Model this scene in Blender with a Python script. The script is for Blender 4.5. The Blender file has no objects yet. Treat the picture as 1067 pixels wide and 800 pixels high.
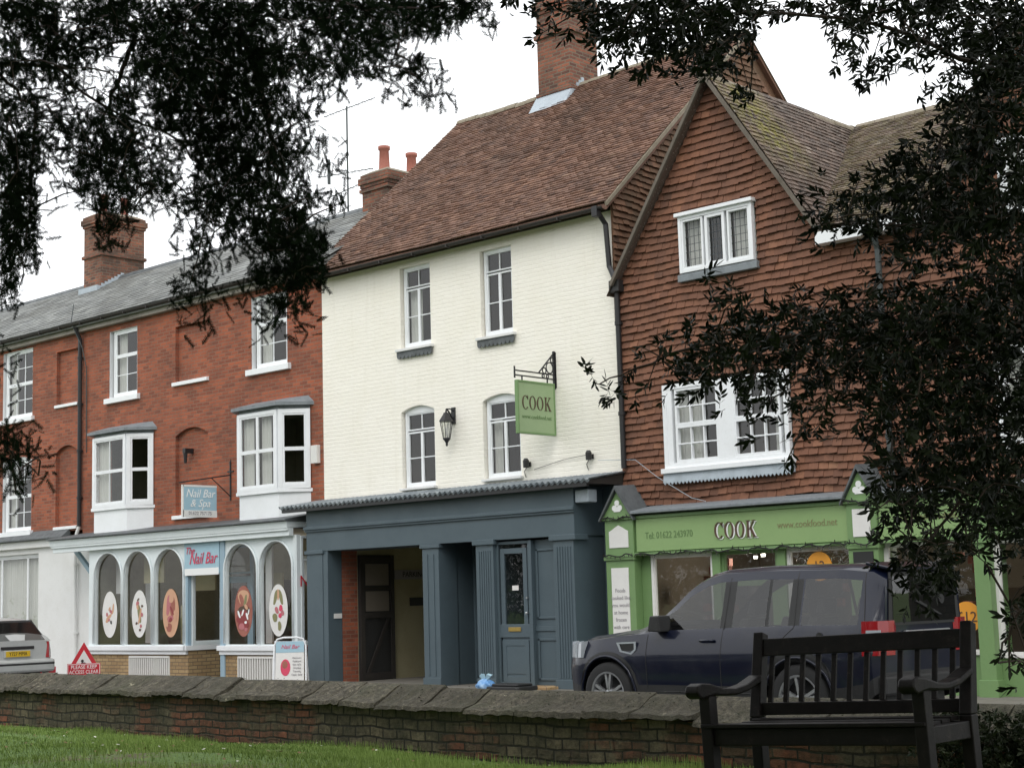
import bpy, math, random
import numpy as np
from mathutils import Vector, Matrix
random.seed(7); rng = np.random.default_rng(11)
scene = bpy.context.scene
COL = scene.collection
PI = math.pi

# ------------------------------------------------------------------ materials
def S(r, g, b):
    def f(c):
        c /= 255.0
        return c/12.92 if c <= .04045 else ((c+.055)/1.055)**2.4
    return (f(r), f(g), f(b), 1)
def L3(v): return (v, v, v, 1)
class NT:
    def __init__(s, name):
        s.m = bpy.data.materials.new(name); s.m.use_nodes = True
        s.t = s.m.node_tree; s.b = s.t.nodes['Principled BSDF']; s.out = s.t.nodes['Material Output']
    def n(s, typ, **kw):
        nd = s.t.nodes.new(typ)
        for k, v in kw.items():
            if k.startswith('i_'):
                key = k[2:].replace('_', ' ')
                nd.inputs[key].default_value = v
            else: setattr(nd, k, v)
        return nd
    def l(s, a, b): s.t.links.new(a, b)
    def coord(s): return s.n('ShaderNodeTexCoord').outputs['Object']
    def noise(s, scale, detail=3, rough=.55, vec=None, dist=0):
        nd = s.n('ShaderNodeTexNoise'); nd.inputs['Scale'].default_value = scale
        nd.inputs['Detail'].default_value = detail; nd.inputs['Roughness'].default_value = rough
        nd.inputs['Distortion'].default_value = dist
        s.l(vec if vec is not None else s.coord(), nd.inputs['Vector']); return nd.outputs['Fac']
    def ramp(s, fac, stops, interp='LINEAR'):
        r = s.n('ShaderNodeValToRGB'); r.color_ramp.interpolation = interp
        e = r.color_ramp.elements
        while len(e) > len(stops): e.remove(e[-1])
        while len(e) < len(stops): e.new(.5)
        for q, (p, c) in zip(e, stops):
            q.position = p; q.color = c if hasattr(c, '__len__') else L3(c)
        s.l(fac, r.inputs['Fac']); return r.outputs['Color']
    def mix(s, fac, a, b, mode='MIX'):
        m = s.n('ShaderNodeMix', data_type='RGBA', blend_type=mode)
        for v, k in ((fac, 0), (a, 6), (b, 7)):
            if hasattr(v, 'is_linked') or hasattr(v, 'links'): s.l(v, m.inputs[k])
            else: m.inputs[k].default_value = v
        return m.outputs[2]
    def math(s, op, a, b=0):
        m = s.n('ShaderNodeMath', operation=op)
        for v, k in ((a, 0), (b, 1)):
            if hasattr(v, 'links'): s.l(v, m.inputs[k])
            else: m.inputs[k].default_value = v
        return m.outputs[0]
    def bump(s, h, strength=.3, dist=.01, normal=None):
        b = s.n('ShaderNodeBump'); b.inputs['Strength'].default_value = strength; b.inputs['Distance'].default_value = dist
        s.l(h, b.inputs['Height'])
        if normal is not None: s.l(normal, b.inputs['Normal'])
        s.l(b.outputs[0], s.b.inputs['Normal']); return b.outputs[0]
    def set(s, **kw):
        for k, v in kw.items():
            key = {'color': 'Base Color', 'rough': 'Roughness', 'metal': 'Metallic', 'spec': 'Specular IOR Level', 'coat': 'Coat Weight'}[k]
            if hasattr(v, 'links'): s.l(v, s.b.inputs[key])
            else: s.b.inputs[key].default_value = v
        return s.m
    def uv_wall(s):
        # (x+y, z) works on every axis-aligned wall face
        sp = s.n('ShaderNodeSeparateXYZ'); s.l(s.coord(), sp.inputs[0])
        cb = s.n('ShaderNodeCombineXYZ'); s.l(s.math('ADD', sp.outputs[0], sp.outputs[1]), cb.inputs[0]); s.l(sp.outputs[2], cb.inputs[1])
        return cb.outputs[0]

def brick_mat(name, c1, c2, mortar, stain=S(60, 45, 38), stain_amt=.35, bw=.225, bh=.075, bumpd=.006, msize=.009, wob=.008):
    m = NT(name); uv = m.uv_wall()
    # wobble so courses are not ruler straight
    nz = m.n('ShaderNodeTexNoise'); nz.inputs['Scale'].default_value = 3; m.l(m.coord(), nz.inputs['Vector'])
    vm = m.n('ShaderNodeVectorMath', operation='SCALE'); m.l(nz.outputs['Color'], vm.inputs[0]); vm.inputs['Scale'].default_value = wob*2
    va = m.n('ShaderNodeVectorMath', operation='ADD'); m.l(uv, va.inputs[0]); m.l(vm.outputs[0], va.inputs[1])
    b = m.n('ShaderNodeTexBrick'); m.l(va.outputs[0], b.inputs['Vector'])
    for k, v in (('Scale', 1.0), ('Mortar Size', msize), ('Mortar Smooth', .25), ('Bias', -.1), ('Brick Width', bw), ('Row Height', bh)): b.inputs[k].default_value = v
    b.inputs['Color1'].default_value = c1; b.inputs['Color2'].default_value = c2; b.inputs['Mortar'].default_value = mortar
    n1 = m.noise(1.1, 5, .6); n2 = m.noise(25, 3, .6)
    c = m.mix(m.ramp(n1, [(.4, 0), (.75, stain_amt)]), b.outputs['Color'], stain)
    c = m.mix(m.ramp(n2, [(.35, .25), (.65, 0)]), c, m.mix(.5, c, L3(.02)))
    c = m.mix(m.ramp(m.noise(4.5, 4, .7), [(.58, 0), (.72, .45)]), c, c1)
    c = m.mix(m.ramp(m.noise(9, 2), [(.6, 0), (.8, .25)]), c, mortar)
    h = m.math('ADD', m.math('MULTIPLY', m.math('SUBTRACT', 1, b.outputs['Fac']), .6), m.math('MULTIPLY', n2, .5))
    m.bump(h, .8, bumpd)
    return m.set(color=c, rough=.9)

def paint_mat(name, c, rough=.5, dirt=.15, dirtc=S(90, 88, 80), bump=.15, scale=2.0, spec=.4):
    m = NT(name); n1 = m.noise(scale, 6, .65); n2 = m.noise(30, 3)
    cc = m.mix(m.ramp(n1, [(.45, 0), (.8, dirt)]), c, dirtc)
    cc = m.mix(m.ramp(n2, [(.55, 0), (.8, dirt*.8)]), cc, dirtc)
    m.bump(m.mix(.5, n1, n2), bump, .004)
    m.set(rough=m.ramp(n1, [(.3, rough*.8), (.7, min(1, rough*1.2))]), spec=spec)
    return m.set(color=cc)

def tone_mat(name, stops, rough=.85, grime=S(45, 40, 36), grime_amt=.4, moss=None, moss_amt=0, nscale=1.2, speck=None):
    m = NT(name); at = m.n('ShaderNodeAttribute', attribute_name='tone')
    c = m.ramp(at.outputs['Fac'], stops)
    n1 = m.noise(nscale, 6, .65); n2 = m.noise(18, 4, .6)
    c = m.mix(m.ramp(n1, [(.42, 0), (.72, grime_amt)]), c, grime)
    c = m.mix(m.ramp(m.noise(.45, 4, .6), [(.45, 0), (.62, .3)]), c, m.mix(.45, c, S(60, 54, 46)))
    c = m.mix(m.ramp(n2, [(.45, 0), (.7, .45)]), c, m.mix(.5, c, grime))
    if moss is not None:
        at2 = m.n('ShaderNodeAttribute', attribute_name='moss')
        f = m.math('MULTIPLY', at2.outputs['Fac'], m.ramp(m.noise(7, 4, .7), [(.4, 0), (.6, 1)]))
        c = m.mix(f, c, moss)
    if speck is not None:
        c = m.mix(m.ramp(m.noise(38, 2, .5), [(.62, 0), (.7, .8)]), c, speck)
    m.bump(n2, .35, .006)
    return m.set(color=c, rough=rough)

M = {}
M['red_brick'] = brick_mat('red_brick', S(176, 96, 66), S(128, 72, 54), S(140, 108, 90), S(88, 62, 52), .6)
M['chimney_brick'] = brick_mat('chimney_brick', S(160, 96, 72), S(84, 58, 52), S(124, 110, 94), S(58, 50, 42), .8, bumpd=.012, msize=.013)
M['buff_brick'] = brick_mat('buff_brick', S(186, 158, 116), S(160, 130, 92), S(120, 104, 84), S(96, 80, 60), .4)
M['old_brick'] = None
m = NT('old_brick'); uv = m.uv_wall()
nz = m.n('ShaderNodeTexNoise'); nz.inputs['Scale'].default_value = 2.2; nz.inputs['Detail'].default_value = 4; m.l(m.coord(), nz.inputs['Vector'])
vm = m.n('ShaderNodeVectorMath', operation='SCALE'); m.l(nz.outputs['Color'], vm.inputs[0]); vm.inputs['Scale'].default_value = .09
va = m.n('ShaderNodeVectorMath', operation='ADD'); m.l(uv, va.inputs[0]); m.l(vm.outputs[0], va.inputs[1]); bs = []
for bw_, rh, c1, c2 in ((.23, .078, S(150, 92, 68), S(98, 84, 66)), (.19, .1, S(126, 116, 92), S(92, 86, 66))):
    b = m.n('ShaderNodeTexBrick'); m.l(va.outputs[0], b.inputs['Vector'])
    for k, v in (('Scale', 1.0), ('Mortar Size', .012), ('Mortar Smooth', .5), ('Bias', 0), ('Brick Width', bw_), ('Row Height', rh)): b.inputs[k].default_value = v
    b.inputs['Color1'].default_value = c1; b.inputs['Color2'].default_value = c2; b.inputs['Mortar'].default_value = S(50, 48, 38); bs.append(b)
n1 = m.noise(.8, 4, .6); n2 = m.noise(20, 5, .7); n3 = m.noise(3, 5, .7)
fm = m.ramp(n1, [(.44, 0), (.52, 1)])
c = m.mix(fm, bs[0].outputs['Color'], bs[1].outputs['Color'])
c = m.mix(m.ramp(n3, [(.4, 0), (.65, .75)]), c, S(56, 58, 42)); c = m.mix(m.ramp(n2, [(.35, .5), (.6, 0)]), c, S(36, 34, 28)); c = m.mix(m.ramp(m.noise(11, 4, .7), [(.62, 0), (.72, .6)]), c, S(122, 116, 92))
hh = m.math('SUBTRACT', 1, m.mix(fm, bs[0].outputs['Fac'], bs[1].outputs['Fac']))
m.bump(m.math('ADD', m.math('MULTIPLY', hh, .6), m.math('MULTIPLY', n2, .8)), 1, .03); M['old_brick'] = m.set(color=c, rough=.95)
M['white_brick'] = None
m = NT('white_painted_brick'); uv = m.uv_wall()
nz = m.n('ShaderNodeTexNoise'); nz.inputs['Scale'].default_value = 2.5; m.l(m.coord(), nz.inputs['Vector'])
vm = m.n('ShaderNodeVectorMath', operation='SCALE'); m.l(nz.outputs['Color'], vm.inputs[0]); vm.inputs['Scale'].default_value = .035
va = m.n('ShaderNodeVectorMath', operation='ADD'); m.l(uv, va.inputs[0]); m.l(vm.outputs[0], va.inputs[1])
b = m.n('ShaderNodeTexBrick'); m.l(va.outputs[0], b.inputs['Vector'])
for k, v in (('Scale', 1.0), ('Mortar Size', .012), ('Mortar Smooth', .9), ('Bias', 0), ('Brick Width', .225), ('Row Height', .075)): b.inputs[k].default_value = v
n1 = m.noise(1.3, 6, .6); n2 = m.noise(14, 4, .6); n3 = m.noise(5, 3)
base = m.mix(m.ramp(n1, [(.4, 0), (.75, .5)]), S(248, 243, 232), S(239, 233, 217))
base = m.mix(m.ramp(m.noise(6, 5, .7), [(.62, 0), (.78, .35)]), base, S(214, 208, 188))
mps = m.n('ShaderNodeMapping'); mps.inputs['Scale'].default_value = (5, 5, .45); m.l(m.coord(), mps.inputs[0])
base = m.mix(m.ramp(m.noise(1, 5, .65, mps.outputs[0]), [(.55, 0), (.75, .2)]), base, S(210, 202, 182))
base = m.mix(m.ramp(m.noise(42, 2, .5), [(.72, 0), (.78, .5)]), base, S(130, 124, 105))
h = m.math('ADD', m.math('MULTIPLY', m.math('SUBTRACT', 1, b.outputs['Fac']), m.ramp(n3, [(.3, .25), (.7, .8)])), m.math('MULTIPLY', n2, .9))
m.bump(h, .5, .012); M['white_brick'] = m.set(color=base, rough=.75)

M['dark_paint'] = paint_mat('slate_blue_paint', S(80, 94, 101), .5, .2, S(56, 64, 68))
M['dark_paint_side'] = M['dark_paint']
M['green_paint'] = paint_mat('apple_green_paint', S(118, 148, 98), .45, .2, S(78, 118, 66))
M['green_fascia'] = paint_mat('light_green_paint', S(140, 168, 112), .5, .15, S(104, 136, 88))
M['sign_green'] = paint_mat('sign_green', S(154, 176, 134), .5, .15, S(100, 130, 80))
M['blue_white'] = paint_mat('pale_blue_paint', S(226, 233, 234), .45, .2, S(170, 178, 178))
M['pale_blue'] = paint_mat('soft_blue_paint', S(150, 174, 188), .5, .15, S(110, 130, 138))
M['white_paint'] = paint_mat('white_gloss_paint', S(238, 240, 242), .35, .15, S(170, 168, 158))
M['white_wall'] = paint_mat('white_masonry_paint', S(226, 226, 224), .7, .2, S(180, 176, 164), .4)
M['cream'] = paint_mat('cream_paint', S(168, 160, 128), .7, .3, S(120, 110, 80))
M['lead'] = paint_mat('lead_sheet', S(128, 134, 138), .55, .5, S(74, 78, 80), .5, 5)
M['lead_light'] = paint_mat('pale_lead', S(172, 182, 190), .5, .4, S(116, 122, 126), .5, 5)
M['corr'] = paint_mat('oxidised_sheet', S(104, 112, 118), .6, .9, S(184, 190, 192), .4, 3.5)
M['lead_dark'] = paint_mat('weathered_lead', S(96, 100, 102), .6, .6, S(48, 52, 52), .6, 6)
M['black_metal'] = paint_mat('black_iron', S(38, 38, 40), .45, .3, S(70, 62, 54))
M['pipe_grey'] = paint_mat('grey_pipe', S(70, 76, 76), .5, .4, S(40, 44, 42))
M['gutter'] = paint_mat('dark_gutter', S(48, 44, 42), .6, .4, S(80, 76, 66))
M['brown_wood'] = paint_mat('verge_wood', S(106, 98, 88), .8, .5, S(60, 58, 48), .5)
M['mortar'] = paint_mat('verge_mortar', S(142, 132, 116), .9, .6, S(92, 92, 66), .8, 8)
M['dark_room'] = paint_mat('interior_wall', S(120, 112, 100), .9, .2)
M['shop_room'] = paint_mat('shop_interior', S(150, 148, 128), .8, .5, S(70, 66, 56), .2, 1.2)
M['floor_dark'] = paint_mat('interior_floor', S(88, 76, 64), .6, .2)
M['curtain'] = paint_mat('net_curtain', S(214, 214, 208), .9, .1)
M['chrome'] = paint_mat('satin_steel', S(190, 192, 194), .3, .1); M['chrome'].node_tree.nodes['Principled BSDF'].inputs['Metallic'].default_value = .8
M['brass'] = paint_mat('brass', S(176, 150, 84), .4, .3, S(90, 74, 40)); M['brass'].node_tree.nodes['Principled BSDF'].inputs['Metallic'].default_value = .6
M['soffit'] = paint_mat('weathered_soffit', S(148, 142, 132), .7, .7, S(70, 62, 54), .3, 1.2)
M['terracotta'] = paint_mat('terracotta', S(164, 104, 90), .8, .35, S(110, 66, 56), .3, 6)
M['roof_tile'] = tone_mat('clay_roof_tiles', [(0, S(88, 64, 54)), (.3, S(112, 82, 68)), (.6, S(130, 97, 80)), (.85, S(146, 112, 93)), (1, S(164, 132, 110))], grime=S(70, 60, 56), grime_amt=.5)
M['moss_tile'] = tone_mat('mossy_roof_tiles', [(0, S(66, 54, 50)), (.4, S(94, 78, 68)), (.8, S(122, 102, 90)), (1, S(150, 136, 124))], moss=S(128, 124, 46), speck=S(176, 172, 162), grime=S(64, 60, 54))
M['hung_tile'] = tone_mat('hung_clay_tiles', [(0, S(92, 66, 52)), (.3, S(116, 78, 60)), (.65, S(132, 89, 67)), (.9, S(154, 108, 82)), (1, S(176, 134, 106))], grime=S(80, 58, 48), grime_amt=.5)
M['side_tile'] = tone_mat('weathered_hung_tiles', [(0, S(84, 60, 46)), (.4, S(108, 78, 58)), (.8, S(128, 92, 70)), (1, S(142, 110, 84))], grime=S(66, 62, 44), grime_amt=.7)
M['slate'] = tone_mat('grey_slates', [(0, S(88, 90, 90)), (.5, S(118, 120, 118)), (1, S(158, 160, 156))], grime=S(82, 80, 72), grime_amt=.6, rough=.7)
M['tarmac'] = paint_mat('asphalt', L3(.06), .9, .3, L3(.1), .6, 9)
M['paving'] = paint_mat('paving', S(120, 116, 108), .9, .4, S(84, 80, 72), .5, 4)
M['rubber'] = paint_mat('rubber', L3(.02), .75, .3, L3(.05))
M['bench_wood'] = None
m = NT('dark_weathered_oak'); mp = m.n('ShaderNodeMapping'); mp.inputs['Scale'].default_value = (3, 3, 3); m.l(m.coord(), mp.inputs[0])
n1 = m.noise(5, 6, .7, mp.outputs[0]); n2 = m.noise(40, 4, .6)
m.bump(m.mix(.5, n1, n2), .5, .004)
M['bench_wood'] = m.set(color=m.ramp(n1, [(.3, S(13, 11, 10)), (.6, S(26, 22, 20)), (.82, S(58, 52, 46))]), rough=.5, spec=.2)
m = NT('coping_stone'); n1 = m.noise(2.2, 7, .7); n2 = m.noise(16, 5, .7); n3 = m.noise(5, 5, .75)
c = m.ramp(n2, [(.3, S(50, 46, 38)), (.52, S(92, 86, 72)), (.72, S(134, 126, 108))])
c = m.mix(m.ramp(n1, [(.45, 0), (.65, .6)]), c, S(72, 74, 50))
c = m.mix(m.ramp(n3, [(.64, 0), (.69, .85)]), c, S(184, 176, 150)); at = m.n('ShaderNodeAttribute', attribute_name='tone'); c = m.mix(m.math('MULTIPLY', at.outputs['Fac'], .5), c, S(58, 54, 42)); n4 = m.noise(70, 4, .7); c = m.mix(m.ramp(n4, [(.35, .6), (.55, 0)]), c, S(40, 38, 32))
m.bump(m.math('ADD', m.mix(.5, n2, n3), m.math('MULTIPLY', n4, .4)), 1, .035); M['coping'] = m.set(color=c, rough=.95)

def glass_mat(name, tint=.75, rough=.03, spec=1.0, ior=1.5, wave=.1):
    m = NT(name); m.t.nodes.remove(m.b)
    tr = m.n('ShaderNodeBsdfTransparent'); tr.inputs[0].default_value = (tint, tint*1.01, tint, 1)
    gl = m.n('ShaderNodeBsdfGlossy'); gl.inputs['Roughness'].default_value = rough; gl.inputs[0].default_value = L3(.95)
    fr = m.n('ShaderNodeLayerWeight'); fr.inputs[0].default_value = .5
    bp = m.n('ShaderNodeBump'); bp.inputs['Strength'].default_value = wave; bp.inputs['Distance'].default_value = .02
    m.l(m.noise(2.5, 2), bp.inputs['Height']); m.l(bp.outputs[0], gl.inputs['Normal'])
    f = m.math('MULTIPLY', m.math('ADD', m.math('MULTIPLY', m.math('POWER', fr.outputs[1], 5), .92), .06), spec); mx = m.n('ShaderNodeMixShader')
    m.l(f, mx.inputs[0]); m.l(tr.outputs[0], mx.inputs[1]); m.l(gl.outputs[0], mx.inputs[2]); m.l(mx.outputs[0], m.out.inputs['Surface'])
    return m.m
M['glass'] = glass_mat('window_glass', .85, .02, .95, wave=.35)
M['shop_glass'] = glass_mat('shop_glass', .92, .01, .65)
M['car_glass'] = glass_mat('car_glass', .5, .01, 1.1, wave=.02)
M['lamp_glass'] = glass_mat('lamp_glass', .9, .1, 1)

def plain(name, c, rough=.6, metal=0, coat=0, emit=0):
    m = NT(name); m.set(color=c, rough=rough, metal=metal, coat=coat)
    if emit:
        m.b.inputs['Emission Color'].default_value = c; m.b.inputs['Emission Strength'].default_value = emit
    return m.m
def carpaint(name, c, flake=.08):
    m = NT(name); n1 = m.noise(1.6, 5, .7); n2 = m.noise(60, 2)
    cc = m.mix(m.ramp(n1, [(.45, 0), (.8, .25)]), c, S(80, 78, 74))
    m.set(color=cc, rough=m.ramp(n1, [(.3, .3), (.8, .5)]), metal=flake, coat=.6)
    m.b.inputs['Coat Roughness'].default_value = .06; m.b.inputs['Specular IOR Level'].default_value = .2
    return m.m
M['navy'] = carpaint('navy_car_paint', S(12, 18, 38))
M['silver'] = carpaint('silver_car_paint', S(186, 188, 186), .15)
M['trim'] = paint_mat('black_plastic', L3(.022), .55, .3, L3(.06))
M['lamp_red'] = plain('red_lamp', S(150, 18, 26), .2, coat=.6)
M['lamp_clear'] = plain('clear_lamp', S(168, 174, 180), .15, coat=.6)
M['plate_yellow'] = plain('yellow_plate', S(214, 176, 40), .4)
M['ink'] = plain('black_ink', L3(.02), .6)
M['brown_ink'] = plain('brown_ink', S(84, 62, 46), .6)
M['faded_ink'] = plain('faded_ink', S(104, 132, 84), .7)
M['tan_ink'] = plain('tan_ink', S(134, 132, 92), .7)
M['red_ink'] = plain('red_ink', S(206, 48, 62), .6)
M['pink_ink'] = plain('pink_ink', S(214, 70, 100), .6)
M['white_ink'] = plain('white_ink', S(240, 240, 238), .6)
M['skin'] = plain('skin_tone_print', S(206, 160, 128), .6); M['rose'] = plain('rose_print', S(186, 112, 116), .6); M['deep_red'] = plain('deep_red_print', S(140, 56, 56), .6)
M['grey_ink'] = plain('grey_ink', S(150, 146, 150), .7)
M['board_white'] = paint_mat('white_board', S(228, 226, 222), .5, .1)
M['board_blue'] = paint_mat('sky_blue_board', S(160, 192, 206), .5, .25, S(190, 208, 210))
M['sign_red'] = paint_mat('red_sign', S(196, 44, 56), .45, .15)
M['orange'] = plain('orange_card', S(222, 150, 44), .6)
M['bag_blue'] = None
m = NT('blue_plastic'); m.bump(m.noise(22, 4, .7), .6, .02)
M['bag_blue'] = m.set(color=m.ramp(m.noise(9, 3), [(.4, S(96, 150, 206)), (.7, S(170, 200, 226))]), rough=.35)
M['bulb'] = plain('lit_lamp', (1, .93, .8, 1), .3, emit=14)
M['bark'] = paint_mat('bark', S(62, 50, 42), .95, .5, S(34, 32, 26), .9, 9)
def leaf_mat(name, c1, c2, rough=.5, spec=.1):
    m = NT(name); at = m.n('ShaderNodeAttribute', attribute_name='tone')
    return m.set(color=m.ramp(at.outputs['Fac'], [(0, c1), (1, c2)]), rough=rough, spec=spec)
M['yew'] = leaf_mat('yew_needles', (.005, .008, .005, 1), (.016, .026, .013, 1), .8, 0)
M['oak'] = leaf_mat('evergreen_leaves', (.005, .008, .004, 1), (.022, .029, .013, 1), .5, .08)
M['ivy'] = leaf_mat('ivy_leaves', (.014, .022, .010, 1), (.05, .06, .03, 1), .5)
M['grass'] = leaf_mat('grass_blades', (.13, .20, .05, 1), (.30, .40, .11, 1), .7)
m = NT('turf'); n1 = m.noise(.9, 6, .65); n2 = m.noise(30, 4)
c = m.ramp(n2, [(.3, S(66, 92, 38)), (.7, S(104, 130, 58))])
c = m.mix(m.ramp(n1, [(.56, 0), (.64, .9)]), c, m.ramp(n2, [(.3, S(74, 58, 44)), (.7, S(112, 94, 72))]))
m.bump(n2, .8, .03); M['turf'] = m.set(color=c, rough=.95)
M['petal'] = plain('petals', S(226, 222, 206), .7)
M['dead_leaf'] = plain('dead_leaves', S(122, 92, 56), .8)

# ------------------------------------------------------------------ mesh builder
def origin_of(o):
    v = Vector((0, 0, 0))
    while o is not None: v += o.location; o = o.parent
    return v
class MB:
    def __init__(s): s.v = []; s.f = []; s.t = []; s.mo = []
    def face(s, pts, tone=.5, moss=0):
        i = len(s.v); s.v += [tuple(p) for p in pts]; s.f.append(tuple(range(i, i+len(pts)))); s.t.append(tone); s.mo.append(moss); return s
    def box(s, x0, x1, y0, y1, z0, z1, tone=.5):
        i = len(s.v)
        s.v += [(x, y, z) for z in (z0, z1) for y in (y0, y1) for x in (x0, x1)]
        for f in ((0, 2, 3, 1), (4, 5, 7, 6), (0, 1, 5, 4), (2, 6, 7, 3), (0, 4, 6, 2), (1, 3, 7, 5)):
            s.f.append(tuple(i+k for k in f)); s.t.append(tone); s.mo.append(0)
        return s
    def hexa(s, p, tone=.5):   # 8 points: bottom 4 (ccw) then top 4
        i = len(s.v); s.v += [tuple(q) for q in p]
        for f in ((0, 3, 2, 1), (4, 5, 6, 7), (0, 1, 5, 4), (1, 2, 6, 5), (2, 3, 7, 6), (3, 0, 4, 7)):
            s.f.append(tuple(i+k for k in f)); s.t.append(tone); s.mo.append(0)
        return s
    def prism(s, poly, axis, a0, a1, tone=.5):
        """poly in the plane orthogonal to axis ('x': (y,z), 'y': (x,z), 'z': (x,y)), extruded a0..a1"""
        def P(p, a): return {'x': (a, p[0], p[1]), 'y': (p[0], a, p[1]), 'z': (p[0], p[1], a)}[axis]
        i = len(s.v); n = len(poly)
        s.v += [P(p, a0) for p in poly]+[P(p, a1) for p in poly]
        s.f.append(tuple(range(i, i+n))[::-1]); s.f.append(tuple(range(i+n, i+2*n)))
        for k in range(n): s.f.append((i+k, i+(k+1) % n, i+n+(k+1) % n, i+n+k))
        s.t += [tone]*(n+2); s.mo += [0]*(n+2); return s
    def tube(s, pts, r, n=8, caps=True, tone=.5):
        pts = [Vector(p) for p in pts]; rs = r if hasattr(r, '__len__') else [r]*len(pts)
        i0 = len(s.v); prev = None
        for k, p in enumerate(pts):
            d = (pts[min(k+1, len(pts)-1)]-pts[max(k-1, 0)]).normalized()
            a = Vector((0, 0, 1)) if abs(d.z) < .9 else Vector((1, 0, 0))
            if prev is not None: a = prev
            u = (a-d*a.dot(d)).normalized(); w = d.cross(u); prev = u
            for q in range(n):
                t = 2*PI*q/n; s.v.append(tuple(p+(u*math.cos(t)+w*math.sin(t))*rs[k]))
        for k in range(len(pts)-1):
            for q in range(n):
                a = i0+k*n+q; b = i0+k*n+(q+1) % n
                s.f.append((a, b, b+n, a+n)); s.t.append(tone); s.mo.append(0)
        if caps:
            s.f.append(tuple(range(i0, i0+n))[::-1]); s.f.append(tuple(range(i0+(len(pts)-1)*n, i0+len(pts)*n))); s.t += [tone]*2; s.mo += [0]*2
        return s
    def lathe(s, prof, c, axis='z', n=24, tone=.5):
        i0 = len(s.v)
        for (r, h) in prof:
            for q in range(n):
                t = 2*PI*q/n; a, b = r*math.cos(t), r*math.sin(t)
                s.v.append({'z': (c[0]+a, c[1]+b, c[2]+h), 'y': (c[0]+a, c[1]+h, c[2]+b), 'x': (c[0]+h, c[1]+a, c[2]+b)}[axis])
        for k in range(len(prof)-1):
            for q in range(n):
                a = i0+k*n+q; b = i0+k*n+(q+1) % n
                s.f.append((a, b, b+n, a+n)); s.t.append(tone); s.mo.append(0)
        return s
    def build(s, name, mat, parent=None, smooth=False, bevel=0, local=False, recalc=True):
        me = bpy.data.meshes.new(name)
        vs = s.v
        if not local and parent is not None:
            o = origin_of(parent); vs = [(a-o.x, b-o.y, c-o.z) for a, b, c in vs]
        me.from_pydata(vs, [], s.f)
        at = me.attributes.new('tone', 'FLOAT', 'FACE'); at.data.foreach_set('value', s.t)
        if any(s.mo):
            at = me.attributes.new('moss', 'FLOAT', 'FACE'); at.data.foreach_set('value', s.mo)
        me.materials.append(mat if not isinstance(mat, str) else M[mat])
        if recalc:
            import bmesh
            bm = bmesh.new(); bm.from_mesh(me); bmesh.ops.recalc_face_normals(bm, faces=bm.faces); bm.to_mesh(me); bm.free()
        if smooth: me.polygons.foreach_set('use_smooth', [True]*len(me.polygons))
        ob = bpy.data.objects.new(name, me); COL.objects.link(ob)
        if parent is not None: ob.parent = parent
        if bevel:
            md = ob.modifiers.new('bevel', 'BEVEL'); md.width = bevel; md.segments = 2; md.limit_method = 'ANGLE'
        return ob
def thing(name, label, cat, loc=(0, 0, 0), rotz=0, group=None, rot=None):
    o = bpy.data.objects.new(name, None); COL.objects.link(o); o.location = loc; o.rotation_euler = rot or (0, 0, rotz)
    o.empty_display_size = .2
    o['label'] = label; o['category'] = cat
    if group: o['group'] = group
    return o
def tag(o, label=None, cat=None, group=None, kind=None):
    if label: o['label'] = label
    if cat: o['category'] = cat
    if group: o['group'] = group
    if kind: o['kind'] = kind
    return o
def text_mb(txt, size, org, u=(1, 0, 0), v=(0, 0, 1), align='CENTER', xs=1.0, depth=.004, shear=0, space=1.0, mb=None):
    cu = bpy.data.curves.new('t', 'FONT'); cu.body = txt; cu.size = size; cu.align_x = align; cu.align_y = 'CENTER'
    cu.resolution_u = 3; cu.extrude = depth/2; cu.shear = shear; cu.space_character = space
    ob = bpy.data.objects.new('t', cu); COL.objects.link(ob)
    dg = bpy.context.evaluated_depsgraph_get(); me = bpy.data.meshes.new_from_object(ob.evaluated_get(dg))
    mb = mb or MB(); U = Vector(u).normalized(); V = Vector(v).normalized(); W = U.cross(V); O = Vector(org)
    i = len(mb.v)
    for q in me.vertices: mb.v.append(tuple(O+U*q.co.x*xs+V*q.co.y+W*q.co.z))
    for p in me.polygons: mb.f.append(tuple(i+k for k in p.vertices)); mb.t.append(.5); mb.mo.append(0)
    bpy.data.objects.remove(ob); bpy.data.curves.remove(cu); bpy.data.meshes.remove(me)
    return mb
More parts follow.
